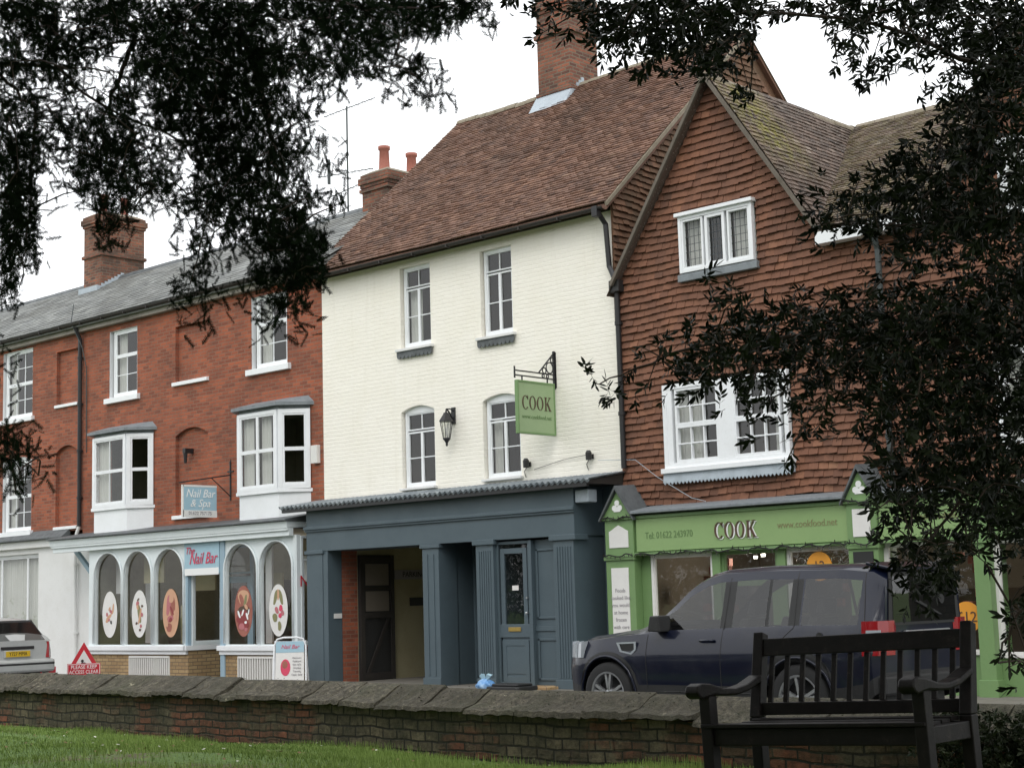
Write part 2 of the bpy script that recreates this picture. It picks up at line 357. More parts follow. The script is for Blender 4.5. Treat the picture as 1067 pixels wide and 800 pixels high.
def cook_mb(h, org, u=(1, 0, 0), v=(0, 0, 1), xs=1.0, depth=.012, gap=.1, mb=None):
    """the four serif capitals, condensed, thick and thin strokes; org is the centre"""
    mb = mb or MB(); U = Vector(u).normalized(); V = Vector(v).normalized(); W = U.cross(V); O = Vector(org)
    rx, ix, ry, iy = .30, .19, .5, .465
    wds = [.56, .6, .6, .62]; tot = sum(wds)+gap*3; x = -tot/2
    def add(poly):
        n = len(poly); i = len(mb.v)
        for d in (-depth/2, depth/2):
            for (a, b) in poly: mb.v.append(tuple(O+U*a*h*xs+V*b*h+W*d))
        mb.f.append(tuple(range(i, i+n))[::-1]); mb.f.append(tuple(range(i+n, i+2*n)))
        for k in range(n): mb.f.append((i+k, i+(k+1) % n, i+n+(k+1) % n, i+n+k))
        mb.t += [.5]*(n+2); mb.mo += [0]*(n+2)
    def ring(cx, a0, a1, n=30):
        for k in range(n):
            t, s = a0+(a1-a0)*k/n, a0+(a1-a0)*(k+1)/n
            add([(cx+rx*math.cos(t), ry*math.sin(t)), (cx+rx*math.cos(s), ry*math.sin(s)), (cx+ix*math.cos(s), iy*math.sin(s)), (cx+ix*math.cos(t), iy*math.sin(t))])
    for i, ch in enumerate('COOK'):
        if ch == 'C':
            ring(x+.3, math.radians(42), math.radians(318))
            add([(x+.50, .2), (x+.54, .2), (x+.54, .5), (x+.51, .5)]); add([(x+.48, .3), (x+.53, .2), (x+.53, .42), (x+.46, .44)])
        elif ch == 'O': ring(x+.3, 0, 2*PI)
        else:
            add([(x+.08, -.48), (x+.19, -.48), (x+.19, .48), (x+.08, .48)])
            for s in (-1, 1): add([(x, s*.5), (x+.27, s*.5), (x+.27, s*.465), (x, s*.465)][::s])
            add([(x+.19, -.06), (x+.24, -.06), (x+.54, .47), (x+.48, .47)]); add([(x+.4, .465), (x+.62, .465), (x+.62, .5), (x+.4, .5)])
            add([(x+.24, .02), (x+.46, -.47), (x+.6, -.47), (x+.33, .14)]); add([(x+.4, -.5), (x+.68, -.5), (x+.68, -.465), (x+.4, -.465)])
        x += wds[i]+gap
    return mb

# ------------------------------------------------------------------ walls, windows, tiles
def arc_top(h, x):
    x0, x1, z0, z1, kind, rise = h; t = (x-(x0+x1)/2)/((x1-x0)/2)
    return (z1-rise+rise*math.sqrt(max(0, 1-t*t))) if kind == 'ell' else z1-rise*t*t
def norm_hole(h): return tuple(h) if len(h) == 6 else tuple(h)+('rect', 0)
def wall_mb(x0, x1, z0, z1, y, holes, mb=None, nseg=12):
    mb = mb or MB(); holes = [norm_hole(h) for h in holes]
    xs = sorted({x0, x1, *[q for h in holes for q in h[:2]]}); zs = sorted({z0, z1, *[q for h in holes for q in h[2:4]]})
    xs = [x for x in xs if x0-1e-6 <= x <= x1+1e-6]; zs = [z for z in zs if z0-1e-6 <= z <= z1+1e-6]
    for a, b in zip(xs, xs[1:]):
        for c, d in zip(zs, zs[1:]):
            mx, mz = (a+b)/2, (c+d)/2
            if any(h[0] < mx < h[1] and h[2] < mz < h[3] for h in holes): continue
            mb.face([(a, y, c), (b, y, c), (b, y, d), (a, y, d)])
    for h in holes:
        if h[4] != 'rect':
            for k in range(nseg*2):
                a = h[0]+(h[1]-h[0])*k/(nseg*2); b = h[0]+(h[1]-h[0])*(k+1)/(nseg*2)
                mb.face([(a, y, arc_top(h, a)), (b, y, arc_top(h, b)), (b, y, h[3]), (a, y, h[3])])
    return mb
def reveal_mb(h, y0, y1, mb=None, sill=True):
    mb = mb or MB(); h = norm_hole(h); x0, x1, z0, z1, kind, rise = h
    n = 24 if kind != 'rect' else 1; top = [(x0+(x1-x0)*k/n) for k in range(n+1)]
    zt = [arc_top(h, x) if kind != 'rect' else z1 for x in top]
    mb.face([(x0, y0, z0), (x0, y1, z0), (x0, y1, zt[0]), (x0, y0, zt[0])]); mb.face([(x1, y0, z0), (x1, y1, z0), (x1, y1, zt[-1]), (x1, y0, zt[-1])])
    for k in range(n): mb.face([(top[k], y0, zt[k]), (top[k+1], y0, zt[k+1]), (top[k+1], y1, zt[k+1]), (top[k], y1, zt[k])])
    if sill: mb.face([(x0, y0, z0), (x1, y0, z0), (x1, y1, z0), (x0, y1, z0)])
    return mb
class Fr:
    """a 2-D frame on a vertical plane: origin, horizontal unit direction; boxes given in (s, z) with depth d along the outward normal"""
    def __init__(f, ox, oy, dx=1, dy=0):
        l = math.hypot(dx, dy); f.o = (ox, oy); f.d = (dx/l, dy/l); f.n = (dy/l, -dx/l)     # normal: outward = towards -Y for dx=1
    def P(f, s, z, out=0): return (f.o[0]+f.d[0]*s+f.n[0]*out, f.o[1]+f.d[1]*s+f.n[1]*out, z)
    def box(f, mb, s0, s1, z0, z1, o0, o1, tone=.5):
        mb.hexa([f.P(s0, z0, o1), f.P(s1, z0, o1), f.P(s1, z0, o0), f.P(s0, z0, o0), f.P(s0, z1, o1), f.P(s1, z1, o1), f.P(s1, z1, o0), f.P(s0, z1, o0)], tone)
def window(parent, fr, s0, s1, z0, z1, lights, frame=.06, depth=.06, pane_in=.02, room=.9, curtain=None, mat='white_paint', name='window', arch=0, room_mat='dark_room', lead=False, gmat='glass', bar=.02):
    """lights: (fraction s0,s1,z0,z1, columns, rows, sash width).  frame proud by `depth` towards the street"""
    mb = MB(); B = lambda a, b, c, d, o0=0, o1=depth: fr.box(mb, a, b, c, d, o0, o1)
    B(s0, s0+frame, z0, z1); B(s1-frame, s1, z0, z1); B(s0+frame, s1-frame, z0, z0+frame); B(s0+frame, s1-frame, z1-frame-arch, z1)
    W = s1-s0-2*frame; H = z1-z0-2*frame-arch
    for (a, b, c, d, nc, nr, sw) in lights:
        A, Bx = s0+frame+W*a, s0+frame+W*b; Cz, D = z0+frame+H*c, z0+frame+H*d
        o1 = depth-.012
        B(A, A+sw, Cz, D, 0, o1); B(Bx-sw, Bx, Cz, D, 0, o1); B(A+sw, Bx-sw, Cz, Cz+sw, 0, o1); B(A+sw, Bx-sw, D-sw, D, 0, o1)
        for k in range(1, nc):
            q = A+sw+(Bx-A-2*sw)*k/nc; B(q-bar/2, q+bar/2, Cz+sw, D-sw, .004, o1-.008)
        for k in range(1, nr):
            q = Cz+sw+(D-Cz-2*sw)*k/nr; B(A+sw, Bx-sw, q-bar/2, q+bar/2, .006, o1-.011)
    w = mb.build(name, mat, parent, bevel=.004)
    g = MB(); e = .01
    g.face([fr.P(s0+e, z0+e, .012), fr.P(s1-e, z0+e, .012), fr.P(s1-e, z1-e-arch, .012), fr.P(s0+e, z1-e-arch, .012)])
    g.build('pane', gmat, w, recalc=False)
    if lead:
        lb = MB()
        for (a, b, c, d, nc, nr, sw) in lights:
            A, Bx = s0+frame+W*a+sw, s0+frame+W*b-sw; Cz, D = z0+frame+H*c+sw, z0+frame+H*d-sw
            for k in range(1, 4): q = A+(Bx-A)*k/4; fr.box(lb, q-.004, q+.004, Cz, D, .013, .02)
            for k in range(1, 6): q = Cz+(D-Cz)*k/6; fr.box(lb, A, Bx, q-.004, q+.004, .013, .021)
        lb.build('leading', 'lead_dark', w)
    if room:
        r = MB(); a, b, c, d = s0-.25, s1+.25, z0-.25, z1+.15; q = -.03
        r.face([fr.P(a, c, -room), fr.P(b, c, -room), fr.P(b, d, -room), fr.P(a, d, -room)])
        for (p1, p2) in (((a, c), (a, d)), ((b, c), (b, d)), ((a, c), (b, c)), ((a, d), (b, d))):
            r.face([fr.P(p1[0], p1[1], q), fr.P(p2[0], p2[1], q), fr.P(p2[0], p2[1], -room), fr.P(p1[0], p1[1], -room)])
        r.build('room', room_mat, w, recalc=False)
    if curtain:
        c = MB()
        for (a, b, cz, dz) in curtain:
            A, Bx = s0+(s1-s0)*a, s0+(s1-s0)*b; n = max(8, int((Bx-A)/.02))
            for k in range(n):
                p, q = A+(Bx-A)*k/n, A+(Bx-A)*(k+1)/n
                oa, ob = -.1+.02*math.sin(k*1.3)+.008*math.sin(k*.41), -.1+.02*math.sin((k+1)*1.3)+.008*math.sin((k+1)*.41)
                c.face([fr.P(p, z0+(z1-z0)*cz, oa), fr.P(q, z0+(z1-z0)*cz, ob), fr.P(q, z0+(z1-z0)*dz, ob), fr.P(p, z0+(z1-z0)*dz, oa)])
        c.build('curtain', 'curtain', w, recalc=False)
    return w
def tiles(mb, O, U, V, rows, intervals, gauge=.105, width=.165, lift=.02, jit=.004, wave=None, moss=None, sag=0, var=.17):
    """real tiles: O origin, U along the course, V up the slope; intervals(v) -> [(u0,u1), ...] for a course"""
    O, U, V = Vector(O), Vector(U).normalized(), Vector(V).normalized(); N = U.cross(V)
    for r in range(rows):
        v0 = r*gauge; off = (r % 2)*width/2+random.uniform(-.02, .02)
        rowt = random.uniform(-.06, .06)
        for (a, b) in intervals(v0+gauge*.4):
            k0 = math.floor((a-off)/width); k1 = math.ceil((b-off)/width)
            for k in range(k0, k1):
                p, q = max(a, off+k*width+.002), min(b, off+(k+1)*width-.002)
                if q-p < .02: continue
                um = (p+q)/2; dv = (wave(um, v0) if wave else 0)+random.uniform(-jit, jit); l = lift+random.uniform(-.25, .35)*lift
                rr = random.uniform(-jit, jit)*.8; n0 = sag*(1+math.sin(um*.9)*math.sin(v0*.8))+.006
                A = O+U*p+V*(v0+dv+rr)+N*(n0+l); B = O+U*q+V*(v0+dv-rr)+N*(n0+l+random.uniform(-.2, .2)*lift)
                v1 = v0+gauge*1.25+dv; C = O+U*q+V*v1+N*n0; D = O+U*p+V*v1+N*n0
                th = N*-(l*.95); t = min(1, max(0, random.gauss(.5, var)+rowt)); mo = moss(um, v0) if moss else 0
                i = len(mb.v); mb.v += [tuple(x) for x in (A, B, C, D, A+th, B+th)]
                for f in ((0, 1, 2, 3), (4, 5, 1, 0), (4, 0, 3), (1, 5, 2)):
                    mb.f.append(tuple(i+x for x in f)); mb.t.append(t); mb.mo.append(mo)
    return mb
# ================================================================== SETTING
def ground_z(y):
    if y > -9.75: return .05
    if y > -13: return .1+(-9.75-y)/3.25*.33
    return min(.55, .43+(-13-y)*.02)
def sheet(name, mat, x0, x1, prof, nx=1, kind='structure', amp=0):
    mb = MB()
    for k in range(nx):
        a, b = x0+(x1-x0)*k/nx, x0+(x1-x0)*(k+1)/nx
        for (y0, z0), (y1, z1) in zip(prof, prof[1:]): mb.face([(a, y0, z0), (b, y0, z0), (b, y1, z1), (a, y1, z1)])
    return tag(mb.build(name, mat, recalc=False), kind=kind)
sheet('ground', 'turf', -400, 400, [(-400, -.5), (400, -.5)])
sheet('road', 'tarmac', -60, 60, [(-8.6, .0), (-7.5, .05), (-4.8, .07), (-3, .03), (-1.95, -.03)])
sheet('far_road', 'tarmac', -60, 60, [(8.9, -.1), (14, -.1)])
mb = MB(); mb.box(-60, 60, -1.95, -1.82, -.2, .078); tag(mb.build('kerb', 'coping', bevel=.01), kind='structure')
sheet('pavement', 'paving', -60, 60, [(-1.82, .075), (4, .085)])
mb = MB(); mb.box(-60, 60, -8.72, -8.6, -.2, .1); tag(mb.build('kerb', 'coping', bevel=.01), kind='structure')
sheet('verge', 'turf', -60, 60, [(-9.65, .1), (-8.72, .1)])
mb = MB(); xs = np.linspace(-30, 45, 151); ys = np.concatenate([np.linspace(-9.7, -14, 30), np.linspace(-14.3, -45, 30)])
def lawn_z(x, y): return ground_z(y)+.025*math.sin(x*1.3+y*.7)+.018*math.sin(x*2.9-y*2.1)
for a, b in zip(xs, xs[1:]):
    for c, d in zip(ys, ys[1:]): mb.face([(a, c, lawn_z(a, c)), (b, c, lawn_z(b, c)), (b, d, lawn_z(b, d)), (a, d, lawn_z(a, d))])
tag(mb.build('lawn', 'turf', smooth=True, recalc=True), kind='structure')

def slope_intervals(f): return lambda v: f(v)
def chimney(parent, x0, x1, y0, y1, z0, z1, pots=(), bands=(), name='chimney', mat='chimney_brick', potr=.13, poth=.6):
    mb = MB(); mb.box(x0, x1, y0, y1, z0, z1-.32)
    for (z, e, h) in bands: mb.box(x0-e, x1+e, y0-e, y1+e, z, z+h)
    for k, e in enumerate((.035, .07, .07, .03)): mb.box(x0-e, x1+e, y0-e, y1+e, z1-.32+k*.078, z1-.32+(k+1)*.078-.002)
    c = mb.build(name, mat, parent, bevel=.008)
    cap = MB(); cap.hexa([(x0-.02, y0-.02, z1-.01), (x1+.02, y0-.02, z1-.01), (x1+.02, y1+.02, z1-.01), (x0-.02, y1+.02, z1-.01), (x0+.15, y0+.15, z1+.09), (x1-.15, y0+.15, z1+.09), (x1-.15, y1-.15, z1+.09), (x0+.15, y1-.15, z1+.09)])
    cap.build('flaunching', 'mortar', c)
    for (px, py) in pots:
        p = MB(); r = potr
        p.lathe([(r*.95, 0), (r*.95, .06), (r*.85, .08), (r*.72, poth*.85), (r*.9, poth*.88), (r*.92, poth), (r*.7, poth), (r*.65, poth*.3), (0, poth*.3)], (px, py, z1+.02)); p.build('chimney_pot', 'terracotta', c, smooth=True)
    return c
def gutter(parent, x0, x1, y, z, r=.06, mat='gutter', sagamp=.0):
    mb = MB(); n = 24
    prof = [(r*math.cos(PI+PI*k/8), r*math.sin(PI+PI*k/8)) for k in range(9)]
    prof += [(a*.86, b*.86) for a, b in prof[::-1]]
    for j in range(n):
        a, b = x0+(x1-x0)*j/n, x0+(x1-x0)*(j+1)/n; za, zb = z-sagamp*math.sin(PI*j/n), z-sagamp*math.sin(PI*(j+1)/n)
        for k in range(len(prof)):
            p, q = prof[k], prof[(k+1) % len(prof)]
            mb.face([(a, y+p[0], za+p[1]), (b, y+p[0], zb+p[1]), (b, y+q[0], zb+q[1]), (a, y+q[0], za+q[1])])
    for j in range(int((x1-x0)/.9)):
        q = x0+.3+j*.9; mb.box(q, q+.025, y-r-.006, y+r, z-r-.012, z-r*.2)
    return mb.build('gutter', mat, parent)
def pipe(parent, pts, r=.04, mat='black_metal', name='drainpipe', brackets=True):
    mb = MB(); mb.tube(pts, r, 10)
    if brackets:
        for a, b in zip(pts, pts[1:]):
            a, b = Vector(a), Vector(b); L = (b-a).length
            if abs((b-a).z) > .9*L and L > 1:
                for k in range(int(L/1.1)):
                    p = a+(b-a)*((k+.4)/max(1, int(L/1.1))); mb.lathe([(r, -.03), (r+.014, -.03), (r+.014, .03), (r, .03)], p, n=10); mb.box(p.x-.06, p.x+.06, p.y, p.y+r+.01, p.z-.012, p.z+.012)
    return mb.build(name, mat, parent, smooth=False)
def sill(parent, x0, x1, z, y0=-.09, y1=.1, h=.09, mat='white_paint', name='sill', slope=.02):
    mb = MB(); mb.hexa([(x0, y0, z-h), (x1, y0, z-h), (x1, y1, z-h), (x0, y1, z-h), (x0, y0, z-slope), (x1, y0, z-slope), (x1, y1, z), (x0, y1, z)])
    return mb.build(name, mat, parent, bevel=.006)
def sash(parent, x0, x1, z0, z1, y=.1, cols=2, rows=2, cur=None, frame=.05, split=.5, arch=0, **k):
    return window(parent, Fr(0, y), x0, x1, z0, z1, [(0, 1, 0, split, cols, rows, .045), (0, 1, split, 1, cols, rows, .04)], frame=frame, depth=.05, curtain=cur, arch=arch, **k)
def white_surround(parent, h, y1=.12, w=0):
    return reveal_mb(h, -.003, y1).build('reveal', 'white_paint', parent, recalc=False)

# ================================================================== RED BRICK TERRACE (two houses)
def slate_roof(parent, x0, x1, y_e, z_e, y_r, z_r, back=7.2):
    base = MB(); base.hexa([(x0, y_e, z_e-.12), (x1, y_e, z_e-.12), (x1, y_r, z_r-.12), (x0, y_r, z_r-.12), (x0, y_e, z_e-.02), (x1, y_e, z_e-.02), (x1, y_r, z_r-.02), (x0, y_r, z_r-.02)])
    base.hexa([(x0, y_r, z_r-.12), (x1, y_r, z_r-.12), (x1, back, z_e-.12), (x0, back, z_e-.12), (x0, y_r, z_r-.02), (x1, y_r, z_r-.02), (x1, back, z_e-.02), (x0, back, z_e-.02)])
    d = math.hypot(y_r-y_e, z_r-z_e); V = (0, (y_r-y_e)/d, (z_r-z_e)/d)
    mb = MB(); mb.v += base.v; mb.f += base.f; mb.t += base.t; mb.mo += base.mo
    tiles(mb, (x0, y_e, z_e), (1, 0, 0), V, int(d/.2), lambda v: [(0, x1-x0)], gauge=.2, width=.3, lift=.012, jit=.006, sag=.012)
    r = mb.build('roof', 'slate', parent, recalc=False)
    rd = MB(); n = int((x1-x0)/.45)
    for k in range(n):
        a = x0+(x1-x0)*k/n; b = x0+(x1-x0)*(k+1)/n-.008; zz = random.uniform(-.006, .006)
        rd.prism([(y_r-.16, z_r-.1+zz), (y_r-.13, z_r-.02+zz), (y_r-.05, z_r+.06+zz), (y_r+.05, z_r+.06+zz), (y_r+.13, z_r-.02+zz), (y_r+.16, z_r-.1+zz)], 'x', a, b)
    rd.build('ridge_tiles', 'lead_dark', r)
    return r
YR, ZR = 3.4, 10.42
def blind(parent, x0, x1, z0, z1, arch):
    h = (x0, x1, z0, z1, 'seg', .14) if arch else (x0, x1, z0, z1)
    return h
# ---- house A, far left
A = thing('brick_house', 'red brick house at the far left with white painted ground floor and slate roof', 'house', (-19, 0, 0))
hA = []
for dx in (0, -3.9):
    hA += [(-17.85+dx, -16.45+dx, 6.3, 8.02), (-17.8+dx, -16.45+dx, 3.5, 5.36, 'seg', .1)]
bl = [(-15.35, -14.4, 6.42, 7.75), (-15.35, -14.4, 3.5, 5.46, 'seg', .16)]
w = wall_mb(-24, -14.16, 3.42, 8.35, 0, hA+bl)
for h in bl: reveal_mb(h, 0, .09, w)
for h in bl: w.face([(h[0], .09, h[2]), (h[1], .09, h[2]), (h[1], .09, h[3]), (h[0], .09, h[3])])
w.box(-24, -23.98, .01, 7, 0, 8.3); w.box(-24, -14.16, 7, 7.05, 0, 8.3); w.build('wall', 'red_brick', A, recalc=False)
for h in hA:
    white_surround(A, h); arch = .12 if len(h) > 4 else 0
    sash(A, h[0]+.07, h[1]-.01, h[2]+.03, h[3], cols=3, rows=2, arch=arch, cur=[(.02, .26, 0, 1), (.76, .98, 0, 1)])
    sill(A, h[0]-.1, h[1]+.1, h[2]+.03, h=.13)
for h in bl: sill(A, h[0]-.03, h[1]+.03, h[2]+.05, h=.09, y0=-.05)
gw = (-18.9, -16.05, .85, 2.95)
w = wall_mb(-24, -14.16, 0, 3.25, -.02, [gw]); w.face([(-24, -.02, 3.25), (-14.16, -.02, 3.25), (-14.16, .05, 3.25), (-24, .05, 3.25)])
reveal_mb(gw, -.02, .15, w); w.build('ground_floor_wall', 'white_wall', A, recalc=False)
window(A, Fr(0, .12), *gw, [(0, .33, 0, 1, 1, 1, .03), (.33, .78, 0, 1, 1, 1, .03), (.78, 1, 0, 1, 1, 1, .03)], frame=.07, depth=.05, curtain=[(.02, .98, 0, .99)], name='shop_window')
mb = MB(); mb.hexa([(-24, -.22, 3.26), (-14.7, -.22, 3.26), (-14.7, .02, 3.26), (-24, .02, 3.26), (-24, -.22, 3.3), (-14.7, -.22, 3.3), (-14.7, .02, 3.5), (-24, .02, 3.5)]); mb.build('lead_ledge', 'lead_dark', A, bevel=.01)
mb = MB(); mb.box(-24, -14.7, -.12, .0, 3.08, 3.258); mb.build('fascia', 'white_wall', A, bevel=.01)
ra = slate_roof(A, -24.2, -14.17, -.22, 8.3, YR, ZR)
mb = MB(); mb.box(-24.1, -14.16, -.14, 0.02, 8.08, 8.28); mb.build('eaves_board', 'soffit', A)
gutter(A, -24.1, -14.2, -.24, 8.28)
chimney(ra, -18.6, -17.75, 2.75, 4.1, 9.3, 12.12, [(-18.2, 3.1), (-18.2, 3.75)], bands=[(10.95, .05, .09)])
mb = MB()
for k in range(7):
    y = 2.75+k*.1; z = 10.03+.59*(k*.1); mb.box(-17.745, -17.73, y, y+.1, z-.12, z+.16)
mb.box(-18.62, -17.73, 2.6, 2.745, 9.93, 10.12); mb.build('flashing', 'lead_light', ra)
pipe(A, [(-14.22, -.22, 8.2), (-14.2, -.08, 7.9), (-14.2, -.07, 3.5)], .05); pipe(A, [(-14.2, -.07, 3.5), (-14.3, -.1, 3.25), (-14.3, -.08, .1)], .04, 'white_wall')

# ---- house B, nail bar
B = thing('brick_house', 'red brick house with two white bay windows above the shop with arched windows', 'house', (-9.8, 0, 0))
hB = [(-13.06, -11.95, 6.36, 7.93), (-7.76, -6.6, 6.4, 7.93)]
blB = [(-10.48, -9.3, 6.42, 7.7), (-10.48, -9.3, 3.5, 5.42, 'seg', .16)]
ow = [(-12.95, -11.5, 3.5, 5.5), (-7.8, -6.1, 3.5, 5.5)]
w = wall_mb(-14.16, -5.5, 3.0, 8.35, 0, hB+blB+ow)
for h in blB: reveal_mb(h, 0, .09, w); w.face([(h[0], .09, h[2]), (h[1], .09, h[2]), (h[1], .09, h[3]), (h[0], .09, h[3])])
w.box(-14.16, -5.5, 7, 7.05, 0, 8.3); w.build('wall', 'red_brick', B, recalc=False)
mb = MB(); mb.box(-14.16, -12.62, -.02, .1, 0, 3.1); mb.build('white_wall', 'white_wall', B)
for i, h in enumerate(hB):
    white_surround(B, h); window(B, Fr(0, .1), h[0]+.1, h[1]-.01, h[2]+.03, h[3], [(0, 1, 0, .62, 2, 2, .045), (0, 1, .62, 1, 1 if i == 0 else 2, 1, .04)], frame=.05, depth=.05, curtain=[(.02, .3, 0, 1)])
    sill(B, h[0]-.12, h[1]+.12, h[2]+.03, h=.14)
for h in blB: sill(B, h[0]-.05, h[1]+.05, h[2]+.05, h=.1, y0=-.07)
# soldier arch over lower blind recess is in the brickwork; bays:
def bay(xa, xb, xe, dep, z0, z1, apron, lights, cur):
    """front xa..xb at Y=-dep, canted sides to the wall at xe (right) and mirrored left"""
    ls = xa-(xe-xb); f = Fr(xa, -dep, 1, 0); L = xb-xa
    b = MB(); b.prism([(ls, 0), (xa, -dep), (xb, -dep), (xe, 0)], 'z', apron, z0-.02)
    body = b.build('bay_window', 'white_paint', B, bevel=.006)
    s = MB(); e = .05; s.prism([(ls-e, 0), (xa-e, -dep-e), (xb+e*.6, -dep-e), (xe+e, 0)], 'z', z0-.06, z0+.01); s.build('sill', 'white_paint', body, bevel=.005)
    window(body, f, 0, L, z0+.01, z1, lights, frame=.075, depth=.0001+.05, room=None, curtain=cur, name='sash')
    g = Fr(xb, -dep, xe-xb, dep); L2 = math.hypot(xe-xb, dep)
    window(body, g, .0, L2, z0+.01, z1, [(0, 1, 0, .5, 1, 1, .04), (0, 1, .5, 1, 1, 1, .035)], frame=.09, depth=.05, room=None, name='sash')
    g = Fr(ls, 0, xa-ls, -dep)
    window(body, g, .0, L2, z0+.01, z1, [(0, 1, 0, .5, 1, 1, .04), (0, 1, .5, 1, 1, 1, .035)], frame=.09, depth=.05, room=None, name='sash')
    r = MB(); q = [(ls+.1, 1.2), (xe-.1, 1.2)]
    r.face([(ls-.1, 1.5, z0-.4), (xe+.1, 1.5, z0-.4), (xe+.1, 1.5, z1+.2), (ls-.1, 1.5, z1+.2)]); r.face([(ls-.1, .01, z0), (xe+.1, .01, z0), (xe+.1, 1.5, z0), (ls-.1, 1.5, z0)])
    for x in (ls-.1, xe+.1): r.face([(x, .01, z0-.4), (x, 1.5, z0-.4), (x, 1.5, z1+.2), (x, .01, z1+.2)])
    r.face([(ls-.1, .01, z1+.1), (xe+.1, .01, z1+.1), (xe+.1, 1.5, z1+.1), (ls-.1, 1.5, z1+.1)])
    r.build('room', 'shop_room', body, recalc=False)
    h = MB(); e = .12; pts = [(ls-e, 0), (xa-e, -dep-e), (xb+e*.6, -dep-e), (xe+e, 0)]
    h.prism([(ls, 0), (xa, -dep), (xb, -dep), (xe, 0)], 'z', z1+.001, z1+.07)
    n = len(pts); i = len(h.v)
    h.prism(pts, 'z', z1+.071, z1+.13)
    top = [(ls+.05, 0), (xa+.05, -.1), (xb-.05, -.1), (xe-.05, 0)]; i = len(h.v)
    h.v += [(p[0], p[1], z1+.132) for p in pts]+[(p[0], p[1], z1+.27) for p in top]
    for k in range(3): h.f.append((i+k, i+k+1, i+5+k, i+4+k)); h.t.append(.5); h.mo.append(0)
    h.f.append((i+4, i+5, i+6, i+7)); h.t.append(.5); h.mo.append(0)
    h.build('lead_hood', 'lead', body)
    return body
bay(-13.02, -11.72, -11.3, .42, 3.82, 5.42, 3.16, [(0, 1, 0, .5, 2, 1, .04), (0, 1, .5, 1, 2, 1, .035)], [(.05, .4, 0, 1)])
bay(-7.62, -6.36, -5.9, .45, 3.82, 5.42, 3.16, [(0, .5, 0, .5, 1, 1, .04), (0, .5, .5, 1, 1, 1, .035), (.5, 1, 0, .5, 1, 1, .04), (.5, 1, .5, 1, 1, 1, .035)], [(.03, .3, 0, 1), (.5, .75, 0, 1)])
# cornice of the shop
SH = MB()
SH.prism([(0.02, 3.06), (-.98, 3.0), (-1.0, 3.14), (.02, 3.14)], 'x', -13.95, -5.46); sf = SH.build('shopfront', 'blue_white', B, bevel=.008)
mb = MB(); mb.prism([(.0, 3.16), (-1.06, 3.145), (-1.06, 3.175), (.0, 3.34)], 'x', -14.0, -5.42); mb.build('lead_canopy', 'lead_dark', sf, bevel=.006)
mb = MB(); mb.box(-13.9, -5.46, -.93, -.82, 2.86, 3.03); mb.box(-13.9, -5.46, -.97, -.93, 2.96, 3.02); mb.build('cornice', 'blue_white', sf, bevel=.006)
mb = MB(); mb.prism([(-13.85, 2.98), (-13.7, 2.98), (-12.68, 2.2), (-12.68, 2.05)], 'y', -.5, -.42); mb.build('bracket', 'pale_blue', sf)
FY = -.8
ar = [(-12.35, -11.32), (-11.2, -10.2), (-10.07, -9.06), (-7.62, -6.62), (-6.5, -5.53)]
H5 = [(a, b, .8, 2.76, 'ell', (b-a)/2) for a, b in ar]
dH = (-8.94, -7.78, 0, 2.2)
w = wall_mb(-12.6, -5.44, .76, 2.88, FY, H5[:3]+H5[3:]+[(-8.94, -7.78, .5, 2.2)], nseg=10)
for h in H5: reveal_mb(h, FY, FY+.08, w)
w.face([(-8.94, FY, 2.2), (-7.78, FY, 2.2), (-7.78, FY+.12, 2.2), (-8.94, FY+.12, 2.2)])
w.box(-5.441, -5.40, FY+.003, FY+.1, 0, 2.88); w.box(-12.602, -12.53, FY+.003, 0, 0, 2.88)
w.build('arched_frame', 'blue_white', sf, recalc=False)
for h in H5:   # moulding round each arch and slim columns
    m_ = MB(); pts = [(h[0]-.03, FY-.02, .82), (h[0]-.03, FY-.02, arc_top(norm_hole(h), h[0]))]
    for k in range(1, 24):
        x = h[0]+(h[1]-h[0])*(.5-.5*math.cos(PI*k/24)); pts.append((x+(-.03 if x < (h[0]+h[1])/2 else .03)*abs(math.cos(PI*k/24)), FY-.02, arc_top(norm_hole(h), x)+.03*math.sin(PI*k/24)))
    pts += [(h[1]+.03, FY-.02, arc_top(norm_hole(h), h[1])), (h[1]+.03, FY-.02, .82)]
    m_.tube(pts, .024, 6); m_.build('arch_moulding', 'blue_white', sf, smooth=True)
    g = MB(); n = 24; poly = [(h[0], .8), (h[1], .8)]+[(h[0]+(h[1]-h[0])*(.5+.5*math.cos(PI*k/n)), arc_top(norm_hole(h), h[0]+(h[1]-h[0])*(.5+.5*math.cos(PI*k/n)))) for k in range(n+1)]
    g.face([(p[0], FY+.05, p[1]) for p in poly]); g.build('pane', 'shop_glass', sf, recalc=False)
mb = MB()
for a, b in ((-12.66, -8.9), (-7.82, -5.38)):
    mb.box(a, b, FY-.09, FY+.1, .68, .78); mb.box(a+.03, b-.02, FY-.05, FY+.08, .6, .682)
mb.box(-8.94, -8.86, FY-.09, .1, .68, .78); mb.build('sill', 'white_paint', sf, bevel=.006)
w = wall_mb(-12.6, -8.9, 0, .6, FY, [(-11.0, -9.55, 0, .56)]); w.face([(-8.9, FY, 0), (-8.9, .1, 0), (-8.9, .1, .69), (-8.9, FY, .69)])
wall_mb(-7.66, -5.44, 0, .6, FY, [(-7.22, -5.6, 0, .56)], w); w.face([(-5.44, FY, 0), (-5.44, .1, 0), (-5.44, .1, .6), (-5.44, FY, .6)]); w.build('stall_riser', 'buff_brick', sf, recalc=False)
